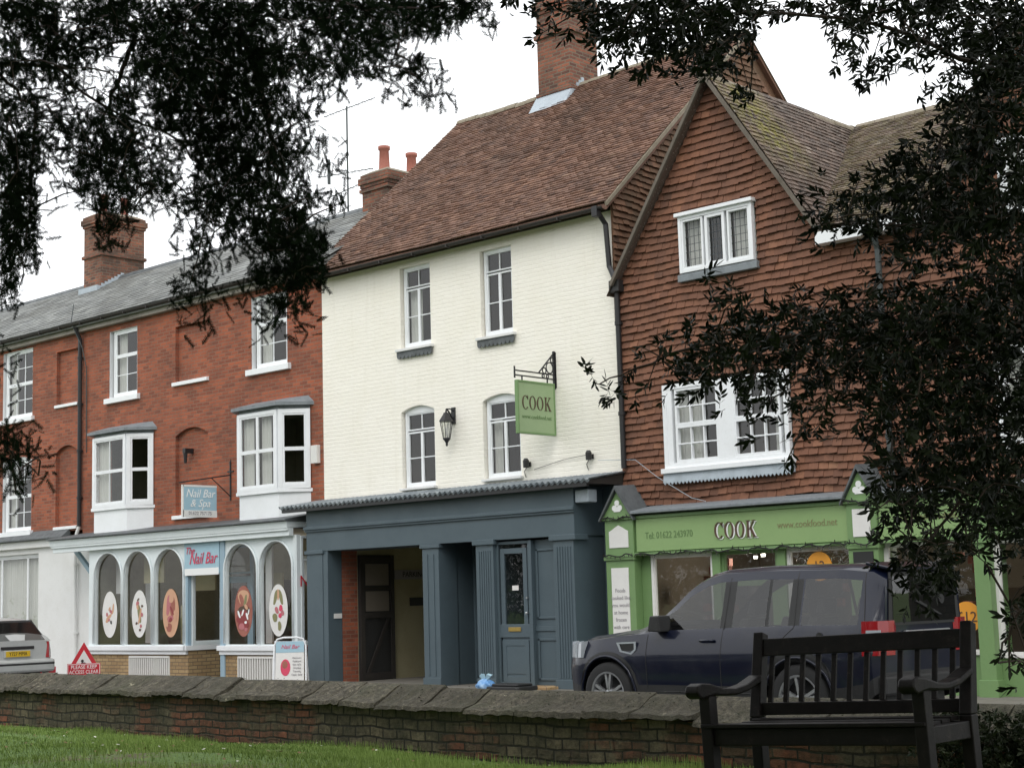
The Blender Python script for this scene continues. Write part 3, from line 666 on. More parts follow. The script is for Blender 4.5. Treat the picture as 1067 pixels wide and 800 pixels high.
for a, b in ((-11.0, -9.55), (-7.22, -5.6)):
    g = MB(); g.box(a, b, FY+.06, FY+.08, 0, .56, 0)
    g.build('vent_panel', 'pipe_grey', sf)
    g = MB(); n = int((b-a)/.075)
    for k in range(n+1): q = a+(b-a)*k/n; g.box(q-.014, q+.014, FY-.02, FY+.03, 0, .56)
    g.box(a, b, FY-.025, FY+.035, .53, .57); g.build('grille', 'board_white', sf)
mb = MB(); mb.box(-7.78, -7.64, FY-.03, FY+.08, 0, 2.88); mb.box(-8.98, -8.9, FY-.01, FY+.08, .7, 2.3); mb.build('post', 'pale_blue', sf, bevel=.006)
# recess return with glass, and the door
window(sf, Fr(-8.9, FY+.08, 0, 1), 0, .8, .78, 2.86, [(0, 1, 0, .8, 1, 1, .03)], frame=.06, depth=.04, room=None, mat='blue_white', name='side_window', gmat='shop_glass')
window(sf, Fr(-5.42, FY+.1, 0, 1), 0, .68, .78, 2.86, [(0, 1, 0, .8, 1, 1, .03)], frame=.05, depth=.04, room=None, mat='blue_white', name='side_window', gmat='shop_glass')
window(sf, Fr(0, .06), -8.86, -7.8, .1, 2.86, [(0, 1, 0, .76, 1, 1, .13), (0, 1, .78, 1, 1, 1, .04)], frame=.07, depth=.05, room=None, mat='pale_blue', name='door', gmat='shop_glass')
mb = MB()   # interior of the shop
mb.face([(-12.6, 3, 0), (-5.5, 3, 0), (-5.5, 3, 3), (-12.6, 3, 3)]); mb.face([(-12.6, -.75, 3.0), (-5.5, -.75, 3.0), (-5.5, 3, 3.0), (-12.6, 3, 3.0)])
mb.face([(-12.6, -.75, .1), (-5.5, -.75, .1), (-5.5, 3, .1), (-12.6, 3, .1)]); mb.face([(-12.5, -.7, 0), (-12.5, 3, 0), (-12.5, 3, 3), (-12.5, -.7, 3)]); mb.face([(-5.5, 0, 0), (-5.5, 3, 0), (-5.5, 3, 3), (-5.5, 0, 3)])
mb.build('shop_room', 'shop_room', sf, recalc=False)
mb = MB()
for x, wd, y, z0, z1 in ((-11.9, .9, 2.6, 1.7, 2.3), (-10.3, .6, 2.2, 0, 2.1), (-8.3, 1.1, 2.7, .9, 1.9), (-6.8, .5, 1.4, 0, 1.2), (-9.5, 1.3, 1.2, .1, .9), (-11.6, 1.2, .6, .1, .85)): mb.box(x, x+wd, y, y+.35, z0, z1)
mb.build('counter', 'floor_dark', sf)
mb = MB()
for a in (-12.35, -11.2, -10.05, -7.6, -6.5): mb.box(a+.1, a+.9, -.5, .4, .66, .74)
mb.build('display_shelf', 'terracotta', sf)
for k, (a, b, c, d_, y) in enumerate(((-12.3, -11.95, 1.9, 2.7, -.3), (-11.15, -10.4, 2.1, 2.65, -.35), (-11.9, -11.7, .8, 2.9, .2), (-9.9, -9.2, 1.9, 2.3, .1), (-7.05, -6.85, .8, 2.8, -.25), (-7.5, -7.2, 1.2, 2.2, .3), (-6.4, -5.7, 2.0, 2.5, .0), (-10.0, -9.7, .8, 1.6, -.2))):
    mb = MB(); mb.box(a, b, y, y+.04, c, d_); mb.build('display_board', 'cream' if k % 2 else 'white_wall', sf)  # pale boards behind the arches, mostly added to brighten the dark interior
mb = MB(); mb.box(-8.98, -7.8, FY-.035, FY+.001, 2.22, 2.86); sg = mb.build('shop_sign', 'board_blue', sf, bevel=.004)
mb = MB(); mb.box(-8.97, -7.81, FY-.037, FY-.034, 2.2, 2.34); mb.build('sign_band', 'white_ink', sf)
text_mb('The', .2, (-8.78, FY-.045, 2.7), shear=.3, xs=1.0).build('lettering', 'pink_ink', sf)
text_mb('Nail Bar', .33, (-8.34, FY-.045, 2.53), shear=.35, xs=.85).build('lettering', 'pink_ink', sf)
text_mb('NAILS', .3, (-5.365, -.36, 1.98), u=(0, 1, 0)).build('lettering', 'red_ink', sf)
rb = slate_roof(B, -14.16, -5.2, -.22, 8.3, YR, ZR)
mb = MB(); mb.box(-14.16, -5.5, -.14, 0.02, 8.08, 8.28); mb.build('eaves_board', 'soffit', B)
gutter(B, -14.2, -5.52, -.24, 8.28)
chimney(rb, -7.7, -6.85, 3.1, 4.6, 9.6, 11.12, [(-7.27, 3.4), (-7.27, 4.25)], bands=[(10.7, .05, .08)], potr=.15, poth=.62)
mb = MB(); mb.box(-5.79, -5.6, -.1, 0, 4.3, 4.66); mb.build('alarm_box', 'board_white', B, bevel=.01)
mb = MB(); mb.box(-13.34, -13.22, -.1, 0, 4.5, 4.75); mb.build('alarm_box', 'board_white', B, bevel=.01)
mb = MB(); mb.tube([(-14.3, -.2, 8.75), (-14.28, -.28, 8.3), (-14.05, -.12, 7.7), (-13.98, -.04, 7.2), (-13.98, -.03, 5.2)], .012, 5); mb.build('cable', 'pipe_grey', B)
mb = MB(); mb.box(-10.02, -9.92, -.14, .08, 4.86, 4.96); mb.lathe([(0, 0), (.05, 0), (.03, -.22), (0, -.22)], (-9.97, -.1, 4.86), n=8); mb.build('bulkhead_light', 'black_metal', B)

# ================================================================== WHITE HOUSE
Cc = thing('painted_house', 'tall cream white painted brick house with red clay roof and dark slate blue shopfront', 'house', (-1.7, 0, 0))
hu = [(-3.22, -2.4, 6.26, 7.82), (-1.1, -.32, 6.2, 7.79)]
hl = [(-3.25, -2.36, 3.62, 5.16, 'seg', .1), (-1.12, -.22, 3.64, 5.15, 'seg', .1)]
w = wall_mb(-5.5, 2.03, 3.4, 8.15, 0, hu+hl)
for h in hu+hl: reveal_mb(h, 0, .14, w)
w.face([(-5.5, 0, 3), (-5.5, 7.8, 3), (-5.5, 7.8, 8.15), (-5.5, 0, 8.15)])
# left gable triangle above the slate roof
w.face([(-5.5, -.1, 8.1), (-5.5, 8.3, 8.1), (-5.5, 4.2, 12.1)])
w.build('wall', 'white_brick', Cc, recalc=False)
for i, h in enumerate(hu+hl):
    cu = [(.04, .42, 0, .72)] if i == 0 else ([(.04, .25, 0, .72)] if i == 3 else None)
    window(Cc, Fr(0, .13), h[0]+.03, h[1]-.01, h[2]+.03, h[3], [(0, .5, 0, .74, 1, 2, .03), (.5, 1, 0, .74, 1, 2, .03), (0, 1, .76, 1, 2, 1, .025)], frame=.055, depth=.055, arch=.08 if i > 1 else 0, curtain=cu, room=1.0)
for h in hu:
    s = sill(Cc, h[0]-.08, h[1]+.08, h[2]+.02, h=.07, mat='white_wall')
    mb = MB(); n = 9; a, b = h[0]-.06, h[1]+.06; wd = (b-a)/n
    mb.box(a, b, -.06, -.04, h[2]-.12, h[2]-.051)
    for k in range(n):
        x = a+wd*(k+.5); poly = [(x+wd/2*math.cos(-PI*t/6), h[2]-.12+.07*math.sin(-PI*t/6)) for t in range(7)]; mb.prism(poly, 'y', -.06, -.04)
    mb.build('scalloped_lead', 'lead_dark', s)
for h in hl: sill(Cc, h[0]-.0, h[1]+.05, h[2]+.03, h=.06, mat='white_wall')
# roof of real tiles
ye, ze, yr, zr = -.28, 8.02, 4.2, 12.08; d = math.hypot(yr-ye, zr-ze); V = ((yr-ye)/d, (zr-ze)/d)
XL, XRr = -5.62, 2.13
mb = MB(); mb.hexa([(XL, ye, ze-.1), (XRr, ye, ze-.1), (XRr, yr, zr-.1), (XL, yr, zr-.1), (XL, ye, ze-.01), (XRr, ye, ze-.01), (XRr, yr, zr-.01), (XL, yr, zr-.01)])
mb.hexa([(XL, yr, zr-.1), (XRr, yr, zr-.1), (XRr, 8.7, ze-.1), (XL, 8.7, ze-.1), (XL, yr, zr-.01), (XRr, yr, zr-.01), (XRr, 8.7, ze-.01), (XL, 8.7, ze-.01)])
tiles(mb, (XL, ye, ze), (1, 0, 0), (0, V[0], V[1]), int(d/.1), lambda v: [(0, XRr-XL)], gauge=.1, width=.165, lift=.026, jit=.004, sag=.03, wave=lambda u, v: .012*math.sin(u*1.1+v*.4)+.006*math.sin(u*3.1))
rc = mb.build('roof', 'roof_tile', Cc, recalc=False)
mb = MB(); n = 26
for k in range(n):
    a, b = XL+(XRr-XL)*k/n, XL+(XRr-XL)*(k+1)/n-.012; zz = -.02*math.sin(PI*k/n*2)+random.uniform(-.008, .008)
    mb.prism([(yr+.13*math.cos(PI*t/8), zr-.05+zz+.13*math.sin(PI*t/8)) for t in range(9)], 'x', a, b, random.random())
mb.build('ridge_tiles', 'mortar', rc)
def verge(parent, x, y0, z0, y1, z1, t=.035, w_=.05, mat='mortar', name='verge'):
    d_ = math.hypot(y1-y0, z1-z0); nx, nz = -(z1-z0)/d_*t, (y1-y0)/d_*t
    m_ = MB(); m_.prism([(y0, z0-t), (y1, z1-t), (y1+nx, z1+nz), (y0+nx, z0+nz)], 'x', x-w_/2, x+w_/2); return m_.build(name, mat, parent)
verge(rc, XRr+.0, ye, ze+.0, yr, zr+.02); verge(rc, XRr, 8.7, ze, yr, zr+.02); verge(rc, XL, ye, ze, yr, zr+.02, t=.03)
chimney(rc, -2.95, -2.05, 3.85, 4.75, 11, 14.05, [(-2.6, 4.2), (-2.25, 4.8)], bands=[(13.2, .05, .1), (11.95, .04, .08)])
def rz(y): return ze+(y-ye)*(zr-ze)/(yr-ye)
mb = MB(); mb.hexa([(-3.05, 3.55, rz(3.55)+.03), (-2.0, 3.55, rz(3.55)+.03), (-2.0, 3.85, rz(3.85)+.02), (-3.05, 3.85, rz(3.85)+.02), (-3.0, 3.56, rz(3.55)+.05), (-2.03, 3.56, rz(3.55)+.05), (-2.03, 3.845, rz(3.85)+.2), (-3.0, 3.845, rz(3.85)+.2)])
for k in range(5): y = 3.85+k*.08; mb.box(-2.045, -2.02, y, y+.08, rz(y)-.05, rz(y)+.2)
mb.build('flashing', 'lead_light', rc)
gutter(Cc, XL+.1, XRr-.05, ye-.02, ze-.04, r=.055)
mb = MB(); mb.box(-5.5, 2.03, -.03, -.001, 7.97, 8.12); mb.build('eaves_board', 'gutter', Cc)
# tile-hung gable end seen above the neighbour's roof
ew = MB(); ew.face([(2.03, -.05, 6.0), (2.03, 8.4, 6.0), (2.03, 8.4, 8.2), (2.03, yr, 12.0), (2.03, -.05, 8.15)])
def end_iv(v):
    z = 6.3+v
    if z < 8.15: return [(0, 8.4)]
    k = (zr-ze)/(yr-ye); return [((z-ze)/k-.25, 8.35-(z-ze)/k*1.02)] if z < 12 else []
tiles(ew, (2.03, -.03, 6.3), (0, 1, 0), (0, 0, 1), 54, end_iv, gauge=.11, width=.165, lift=.04, jit=.006, wave=lambda u, v: .018*math.sin(u*1.7+v)+.01*math.sin(u*4.3), moss=lambda u, v: .25)
ew.build('tile_hung_gable', 'side_tile', Cc, recalc=False)
pipe(Cc, [(1.92, -.3, 7.95), (1.95, -.1, 7.72), (1.98, -.08, 7.0), (2.12, -.12, 6.75), (2.16, -.13, 6.6), (2.17, -.13, 3.6)], .045)
for q in ((1.86, 1.98, -.36, -.24, 7.82, 8.0), (2.06, 2.27, -.22, -.07, 6.52, 6.72)): mb = MB(); mb.box(*q); mb.build('hopper', 'black_metal', Cc, bevel=.01)
# ---- dark shopfront
DY = -.8
mb = MB(); mb.box(-5.1, 1.63, DY, -.01, 2.53, 3.3)
for a, b in ((-5.1, -4.64), (-1.93, -1.52)): mb.box(a, b, DY+.001, -.33, 0, 2.529)
for a, b in ((-.61, -.2), (1.16, 1.6)): mb.box(a, b, DY+.001, DY+.3, 0, 2.529)
mb.face([(1.605, DY+.25, 0), (1.605, 0, 0), (1.605, 0, 2.54), (1.605, DY+.25, 2.54)]); mb.face([(-5.09, -.4, 0), (-5.09, 0, 0), (-5.09, 0, 2.54), (-5.09, -.4, 2.54)])
ds = mb.build('shopfront', 'dark_paint', Cc, bevel=.006)
mb = MB(); mb.box(-5.13, 1.66, DY-.06, DY, 2.94, 3.0); mb.box(-5.12, 1.65, DY-.035, DY, 2.9, 2.94); mb.box(-5.12, 1.65, DY-.03, -.01, 3.302, 3.36)
mb.box(-5.14, -4.6, DY-.03, DY+.1, 2.48, 2.55); mb.box(-.66, -.15, DY-.04, DY+.1, 2.46, 2.55); mb.box(1.1, 1.67, DY-.04, DY+.3, 2.46, 2.55); mb.box(-1.97, -1.48, DY-.03, DY+.1, 2.46, 2.53)
mb.build('moulding', 'dark_paint', ds, bevel=.008)
for a, b, z0 in ((-.61, -.2, .25), (1.16, 1.6, .25), (-1.93, -1.52, .25)):
    mb = MB(); n = 6 if a > -1 else 2
    for k in range(n): q = a+.05+(b-a-.1)*(k+.5)/n; mb.box(q-.012, q+.012, DY-.012, DY+.002, z0, 2.36)
    mb.box(a-.015, b+.015, DY-.025, DY+.01, 0, .22)
    mb.build('fluting', 'dark_paint', ds, bevel=.004)
window(ds, Fr(0, DY+.12), -.2, .57, .12, 2.5, [(.05, .95, .36, .97, 1, 1, .09), (.05, .95, 0, .3, 1, 1, .09)], frame=.05, depth=.05, mat='dark_paint', name='door', room=1.2)
mb = MB(); mb.box(-.12, .5, DY+.1, DY+.125, .2, .95); mb.box(-.05, .43, DY+.09, DY+.11, .3, .85); mb.box(-.16, .54, DY+.075, DY+.125, .9, 1.12); mb.build('door_panel', 'dark_paint', ds, bevel=.006)
mb = MB(); mb.box(.05, .33, DY+.06, DY+.075, 1.0, 1.07); mb.build('letter_box', 'brass', ds, bevel=.004)
mb = MB(); mb.lathe([(0, -.05), (.022, -.045), (.025, -.02), (.012, -.01), (.012, 0)], (.5, DY+.07, 1.3), axis='y', n=10); mb.lathe([(0, -.03), (.016, -.03), (.016, 0)], (.5, DY+.07, 1.55), axis='y', n=10); mb.build('door_knob', 'chrome', ds)
mb = MB(); mb.box(.13, .27, DY+.1, DY+.108, 1.68, 1.76); mb.build('notice', 'board_white', ds)
mb = MB(); mb.box(.57, .62, DY+.05, DY+.2, .1, 2.5)
mb.box(.62, 1.16, DY+.14, DY+.17, .1, 2.5)
for z0, z1 in ((.2, .88), (1.2, 2.35)):
    for a, b, c, d in ((.66, 1.12, z0, z0+.035), (.66, 1.12, z1-.035, z1), (.66, .695, z0, z1), (1.085, 1.12, z0, z1)): mb.box(a, b, DY+.118, DY+.141, c, d)
mb.box(.62, 1.16, DY+.12, DY+.141, 1.0, 1.08); mb.build('panel', 'dark_paint', ds, bevel=.004)
mb = MB(); mb.box(-.25, 1.2, DY-.3, DY+.3, 0, .12); mb.build('doorstep', 'buff_brick', ds, bevel=.01)
# recessed entrance between second pier and fluted pilaster
w = MB(); w.face([(-.2, DY+.3, 0), (-.2, .6, 0), (-.2, .6, 2.6), (-.2, DY+.3, 2.6)]); w.face([(-1.52, -.35, 0), (-1.52, .2, 0), (-1.52, .2, 2.6), (-1.52, -.35, 2.6)])
w.face([(-1.55, DY+.3, 2.53), (1.6, DY+.3, 2.53), (1.6, .6, 2.53), (-1.55, .6, 2.53)]); w.build('recess_lining', 'dark_paint', ds, recalc=False)
window(ds, Fr(0, .1), -1.52, -.2, .1, 2.53, [(.0, .25, .02, .98, 1, 1, .06), (.28, 1, .34, .97, 1, 1, .1), (.28, 1, 0, .3, 1, 1, .1)], frame=.05, depth=.05, mat='dark_paint', name='door', room=1)
mb = MB(); mb.box(-1.1, -.3, .06, .09, .2, .85); mb.box(-1.14, -.26, .03, .06, .85, 1.05); mb.build('door_panel', 'dark_paint', ds, bevel=.006)
mb = MB(); mb.box(-.85, -.6, .015, .03, .92, .98); mb.build('letter_box', 'brass', ds)
# passage
w = MB(); PX = -4.5
w.box(PX-.35, PX, -.44, -.06, 0, 2.6); w.build('brick_pier', 'red_brick', ds)
mb = MB(); mb.box(-4.63, -4.5, DY+.01, -.45, 0, 2.53); mb.build('pier_lining', 'dark_paint', ds)
g = MB(); g.box(PX, PX+.05, -.05, .84, .06, 2.45)
gate = g.build('gate', 'trim', ds, bevel=.004)
g = MB()
for a, b, c, d in ((-.04, .06, .06, 2.45), (.74, .83, .06, 2.45), (.06, .74, 2.3, 2.4), (.06, .74, 1.78, 1.84), (.06, .74, 1.25, 1.36), (.06, .74, .1, .22)): g.box(PX+.05, PX+.075, a, b, c, d)
g.hexa([(PX+.05, .1, .22), (PX+.07, .1, .22), (PX+.07, .18, .22), (PX+.05, .18, .22), (PX+.05, .64, 1.25), (PX+.07, .64, 1.25), (PX+.07, .72, 1.25), (PX+.05, .72, 1.25)]); g.build('gate_rail', 'gutter', gate)
g = MB(); g.box(PX+.05, PX+.056, .1, .7, 1.87, 2.28); g.box(PX+.05, PX+.056, .1, .7, 1.38, 1.76); g.build('gate_pane', 'dark_room', gate)
w = MB(); w.face([(PX, -.06, 0), (PX, 7.5, 0), (PX, 7.5, 2.6), (PX, -.06, 2.6)]); w.face([(-1.6, .2, 0), (-1.6, 7.5, 0), (-1.6, 7.5, 2.6), (-1.6, .2, 2.6)])
w.face([(PX, -.5, 2.6), (-1.6, -.5, 2.6), (-1.6, 7.5, 2.6), (PX, 7.5, 2.6)]); w.face([(PX, 7.5, 2.0), (-1.6, 7.5, 2.0), (-1.6, 7.5, 2.6), (PX, 7.5, 2.6)])
w.build('passage_wall', 'cream', ds, recalc=False)
mb = MB(); mb.box(PX+.002, PX+.015, .9, 2.2, 1.98, 2.16); bn = mb.build('banner', 'grey_ink', ds)
text_mb('PARKING', .15, (PX+.02, 1.42, 2.07), u=(0, 1, 0)).build('lettering', 'ink', bn)
mb = MB(); mb.box(PX+.002, PX+.02, 1.3, 1.9, 1.46, 1.62); mb.build('wall_sign', 'ink', ds)
mb = MB(); mb.box(-4.495, -4.48, -.66, -.47, 1.27, 1.36); mb.build('name_plate', 'board_white', ds)
# corrugated canopy
mb = MB(); n = 150; xa, xb = -5.66, 2.16
for k in range(n*4):
    a, b = xa+(xb-xa)*k/(n*4), xa+(xb-xa)*(k+1)/(n*4); per = (xb-xa)/62
    fa, fb = .018*math.sin(2*PI*a/per), .018*math.sin(2*PI*b/per)
    mb.face([(a, -1.02, 3.4+fa), (b, -1.02, 3.4+fb), (b, .02, 3.56+fb), (a, .02, 3.56+fa)]); mb.face([(a, -1.02, 3.4+fa), (b, -1.02, 3.4+fb), (b, -1.0, 3.36+fb), (a, -1.0, 3.36+fa)])
cr = mb.build('corrugated_canopy', 'corr', ds, smooth=False, recalc=False)
mb = MB(); mb.prism([(-.98, 3.375), (-.98, 3.33), (0, 3.34), (0, 3.53)], 'x', -5.6, 2.1); mb.build('canopy_frame', 'gutter', ds)
mb = MB(); mb.box(-5.6, 2.08, -.99, -.93, 3.29, 3.36); mb.build('gutter', 'black_metal', ds)
mb = MB(); mb.box(1.645, 1.93, DY+.02, DY+.25, 3.05, 3.26); mb.build('pipe_box', 'lead_light', ds, bevel=.02)
mb = MB(); mb.box(1.635, 2.1, -.06, -.02, 0, 3.4); mb.build('side_wall', 'dark_paint', ds)

# ================================================================== TILE-HUNG HOUSE
D = thing('tile_hung_house', 'tall red tile hung house with front gable above the apple green shop', 'house', (5, 0, 0))
WY = -.06
hD = [(3.0, 5.4, 3.5, 4.88), (3.46, 4.93, 6.56, 7.56)]
GX, GZ = 4.2, 9.72; SL = 1.5
def gl(z): return GX-(GZ-z)/SL
def gr(z): return GX+(GZ-z)/SL
w = wall_mb(2.03, 8.2, 2.7, 6.8, 0, [hD[0], (3.46, 4.93, 6.56, 6.8)])
w.face([(2.1, 0, 6.8), (3.46, 0, 6.8), (3.46, 0, gl(0)*0+GZ-SL*(GX-3.46))]); w.face([(4.93, 0, 6.8), (gr(6.8), 0, 6.8), (4.93, 0, GZ-SL*(4.93-GX))]); w.face([(3.46, 0, 7.56), (4.93, 0, 7.56), (4.93, 0, GZ-SL*(4.93-GX)), (GX, 0, GZ), (3.46, 0, GZ-SL*(GX-3.46))])
w.face([(2.03, 7.9, 2.7), (8.2, 7.9, 2.7), (8.2, 7.9, 6.8), (2.03, 7.9, 6.8)]); w.build('wall', 'old_brick', D, recalc=False)
def d_iv(v):
    z = 2.95+v; a, b = 2.1, 8.2
    if z > 6.72: a, b = max(2.1, gl(z)+.04), gr(z)-.04
    if a >= b: return []
    out = [(a, b)]
    for h in hD:
        if h[2]-.03 < z < h[3]+.0:
            new = []
            for p, q in out:
                if p < h[0]: new.append((p, min(q, h[0])))
                if q > h[1]: new.append((max(p, h[1]), q))
            out = new
    return [(p-2.1, q-2.1) for p, q in out]
def kick(u, v):
    z = 2.95+v; x = u+2.1; e = .018*math.sin(x*1.9+z*1.3)+.012*math.sin(x*4.1-z)
    if z > 6.7:
        dl = x-gl(z); dr = gr(z)-x; e += .05*math.exp(-dl/.25)+.05*math.exp(-dr/.25)
    return e
mb = tiles(MB(), (2.1, WY+.03, 2.95), (1, 0, 0), (0, 0, 1), 59, d_iv, gauge=.115, width=.165, lift=.045, jit=.005, wave=kick, sag=.012, var=.13)
mb.build('tile_hanging', 'hung_tile', D, recalc=False)
# windows
f = Fr(0, -.0)
window(D, Fr(0, WY), 3.02, 5.38, 3.52, 4.86, [(.07, .45, 0, .5, 3, 2, .045), (.07, .45, .5, 1, 3, 2, .04), (.58, .97, 0, .5, 3, 2, .045), (.58, .97, .5, 1, 3, 2, .04)], frame=.08, depth=.09, curtain=[(.08, .28, 0, 1), (.4, .47, 0, 1), (.85, .95, 0, 1)], bar=.022)
for a, b in ((3.1, 3.2), (4.09, 4.39)): mb = MB(); mb.box(a, b, WY-.085, WY, 3.6, 4.78); mb.build('mullion', 'white_paint', D, bevel=.004)
window(D, Fr(0, WY), 3.48, 4.9, 6.62, 7.54, [(.0, .32, 0, 1, 1, 1, .035), (.35, .64, .0, 1, 1, 1, .05), (.68, 1, 0, 1, 1, 1, .035)], frame=.055, depth=.09, curtain=[(.05, .3, 0, 1), (.68, .96, 0, .95)], lead=True)
mb = MB(); mb.box(3.44, 4.96, WY-.1, WY, 6.48, 6.6); mb.build('sill', 'lead', D, bevel=.01)
mb = MB(); mb.box(3.44, 4.94, WY-.14, WY, 7.54, 7.6); mb.build('window_head', 'white_paint', D, bevel=.006)
mb = MB(); mb.box(2.98, 5.44, WY-.15, WY, 3.44, 3.52); mb.build('sill', 'white_paint', D, bevel=.008)
mb = MB(); mb.hexa([(3.0, WY-.12, 3.3), (5.42, WY-.12, 3.3), (5.42, WY-.03, 3.3), (3.0, WY-.03, 3.3), (3.0, WY-.1, 3.44), (5.42, WY-.1, 3.44), (5.42, WY-.02, 3.44), (3.0, WY-.02, 3.44)])
n = 34
for k in range(n): x = 3.0+2.42*(k+.5)/n; mb.prism([(x-.034, 3.3), (x, 3.26), (x+.034, 3.3)], 'y', WY-.12, WY-.1)
mb.build('lead_apron', 'lead_light', D)
# roof: gable ridge running back, and the long main range
ZM0, KM = 6.82, (9.75-6.82)/4.55     # main slope z = ZM0 + KM*(y+.25)
def mainz(y): return ZM0+KM*(y+.25)
dgs = math.hypot(1, SL); Vr = (-1/dgs, 0, SL/dgs); xe = gr(6.74)
mb = MB()
mb.face([(xe, -.25, 6.72), (xe, 5, 6.72), (GX, 5, GZ-.0), (GX, -.25, GZ)]); mb.face([(2.03, -.25, GZ-SL*(GX-2.03)), (2.03, 5, GZ-SL*(GX-2.03)), (GX, 5, GZ), (GX, -.25, GZ)])
mb.face([(xe, -.25, mainz(-.25)-.03), (8.3, -.25, mainz(-.25)-.03), (8.3, 4.3, 9.70), (GX, 4.3, 9.70)]); mb.face([(2.03, 4.3, 9.72), (8.3, 4.3, 9.72), (8.3, 8.6, 6.8), (2.03, 8.6, 6.8)])
Lr = (GZ-6.74)*dgs/SL
def side_iv(v):
    z = 6.74+v*SL/dgs; yv = (z-ZM0)/KM-.25; return [(0, max(.3, yv+.25+.1))]
tiles(mb, (xe, -.25, 6.74), (0, 1, 0), Vr, int(Lr/.105), side_iv, gauge=.105, lift=.02, jit=.006, sag=.04, wave=lambda u, v: .02*math.sin(u*1.6+v*.7), moss=lambda u, v: max(0, 1-abs(u-.7)/.9)*max(0, min(1, (v-1.2)/1)))
dm = math.hypot(1, KM); Vm = (0, 1/dm, KM/dm); Lm = 4.55*dm
def main_iv(v):
    z = ZM0+v*KM/dm; return [(max(0, gr(z)-4.2-.08), 4.1)]
tiles(mb, (4.2, -.25, ZM0), (1, 0, 0), Vm, int(Lm/.105), main_iv, gauge=.105, lift=.02, jit=.006, sag=.04, moss=lambda u, v: .25)
rd = mb.build('roof', 'moss_tile', D, recalc=False)
mb = MB()
for k in range(14):
    a, b = -.25+k*.34, -.25+(k+1)*.34-.012; zz = random.uniform(-.01, .01)-.05*math.sin(PI*k/13)
    mb.prism([(GX+.13*math.cos(PI*t/8), GZ-.07+zz+.13*math.sin(PI*t/8)) for t in range(9)], 'y', a, b)
for k in range(10):
    a, b = 4.3+k*.4, 4.3+(k+1)*.4-.012; mb.prism([(4.3+.13*math.cos(PI*t/8), 9.68+.13*math.sin(PI*t/8)) for t in range(9)], 'x', a, b)
mb.build('ridge_tiles', 'mortar', rd)
def bargeboard(parent, xa, za, xb, zb, y0=-.29, y1=-.23, t=.055, mat='brown_wood', name='bargeboard', cap=True):
    d_ = math.hypot(xb-xa, zb-za); nx, nz = (zb-za)/d_*t, -(xb-xa)/d_*t
    if nz > 0: nx, nz = -nx, -nz
    m_ = MB(); m_.prism([(xa, za), (xb, zb), (xb+nx, zb+nz), (xa+nx, za+nz)], 'y', y0, y1); return m_.build(name, mat, parent)
bargeboard(rd, 2.12, GZ-SL*(GX-2.12)+.04, GX, GZ+.04); bargeboard(rd, GX, GZ+.04, xe+.05, 6.72)
mb = MB(); mb.box(6.1, 8.2, -.3, -.1, 6.62, 6.8); mb.build('eaves_board', 'white_paint', D)
pipe(D, [(7.05, -.25, 6.6), (7.05, -.16, 6.4), (7.05, -.15, 3.0)], .045, 'pipe_grey')

# ---- apple green shopfront
GY = -.52
gs_ = MB(); gs_.box(2.6, 8.42, GY+.06, -.2, 2.16, 2.8); gs_.box(8.7, 13, GY+.06, -.2, 2.16, 2.8)
gs = gs_.build('shopfront', 'green_paint', D, bevel=.006)
mb = MB(); mb.box(2.66, 6.52, GY+.03, GY+.059, 2.22, 2.74); mb.box(7.0, 8.4, GY+.03, GY+.059, 2.22, 2.74); mb.build('fascia_board', 'green_fascia', gs)
mb = MB()
for a, b in ((2.62, 6.54), (6.98, 8.42)):
    mb.box(a, b, GY-.0, GY+.059, 2.74, 2.79); mb.box(a, b, GY, GY+.059, 2.16, 2.2)
mb.build('fascia_rail', 'green_paint', gs, bevel=.006)
mb = MB(); mb.prism([(0, 2.97), (GY-.1, 2.86), (GY-.1, 2.815), (0, 2.8)], 'x', 2.64, 6.5); mb.prism([(0, 2.97), (GY-.1, 2.86), (GY-.1, 2.815), (0, 2.8)], 'x', 7.02, 8.38); mb.prism([(0, 2.97), (GY-.1, 2.86), (GY-.1, 2.815), (0, 2.8)], 'x', 8.85, 13); mb.build('lead_canopy', 'lead', gs, bevel=.006)
def pilaster(x0, x1, gable=True, panels=True):
    m_ = MB(); m_.box(x0, x1, GY, 0, 0, 2.78); m_.box(x0-.03, x1+.03, GY-.03, 0, .0, .3); m_.box(x0-.025, x1+.025, GY-.03, 0, 2.1, 2.16); m_.box(x0-.03, x1+.03, GY-.04, 0, 2.74, 2.8)
    p = m_.build('pilaster', 'green_paint', gs, bevel=.006)
    if gable:
        xc = (x0+x1)/2; g = MB(); g.prism([(x0-.0, 2.8), (x1+.0, 2.8), (xc, 3.2)], 'y', GY-.02, -.02); g.build('gablet', 'green_paint', p)
        g = MB(); e = .06
        for s in (-1, 1):
            xa = xc+s*((x1-x0)/2+e)
            g.hexa([(xa, GY-.08, 2.72), (xc, GY-.08, 3.23), (xc, 0, 3.27), (xa, 0, 2.76), (xa, GY-.08, 2.76), (xc, GY-.08, 3.29), (xc, 0, 3.33), (xa, 0, 2.8)])
        g.build('gablet_roof', 'lead_dark', p)
        g = MB()   # little white trefoil
        for dx, dz in ((0, .07), (-.055, -.01), (.055, -.01)): g.lathe([(0, -.012), (.048, -.012), (.048, 0), (0, 0)], (xc+dx, GY-.02, 2.94+dz), axis='y', n=14)
        g.prism([(xc-.07, 2.87), (xc+.07, 2.87), (xc+.03, 2.95), (xc-.03, 2.95)], 'y', GY-.03, GY-.02); g.build('trefoil', 'white_ink', p)
    return p
pil = pilaster(2.04, 2.62)
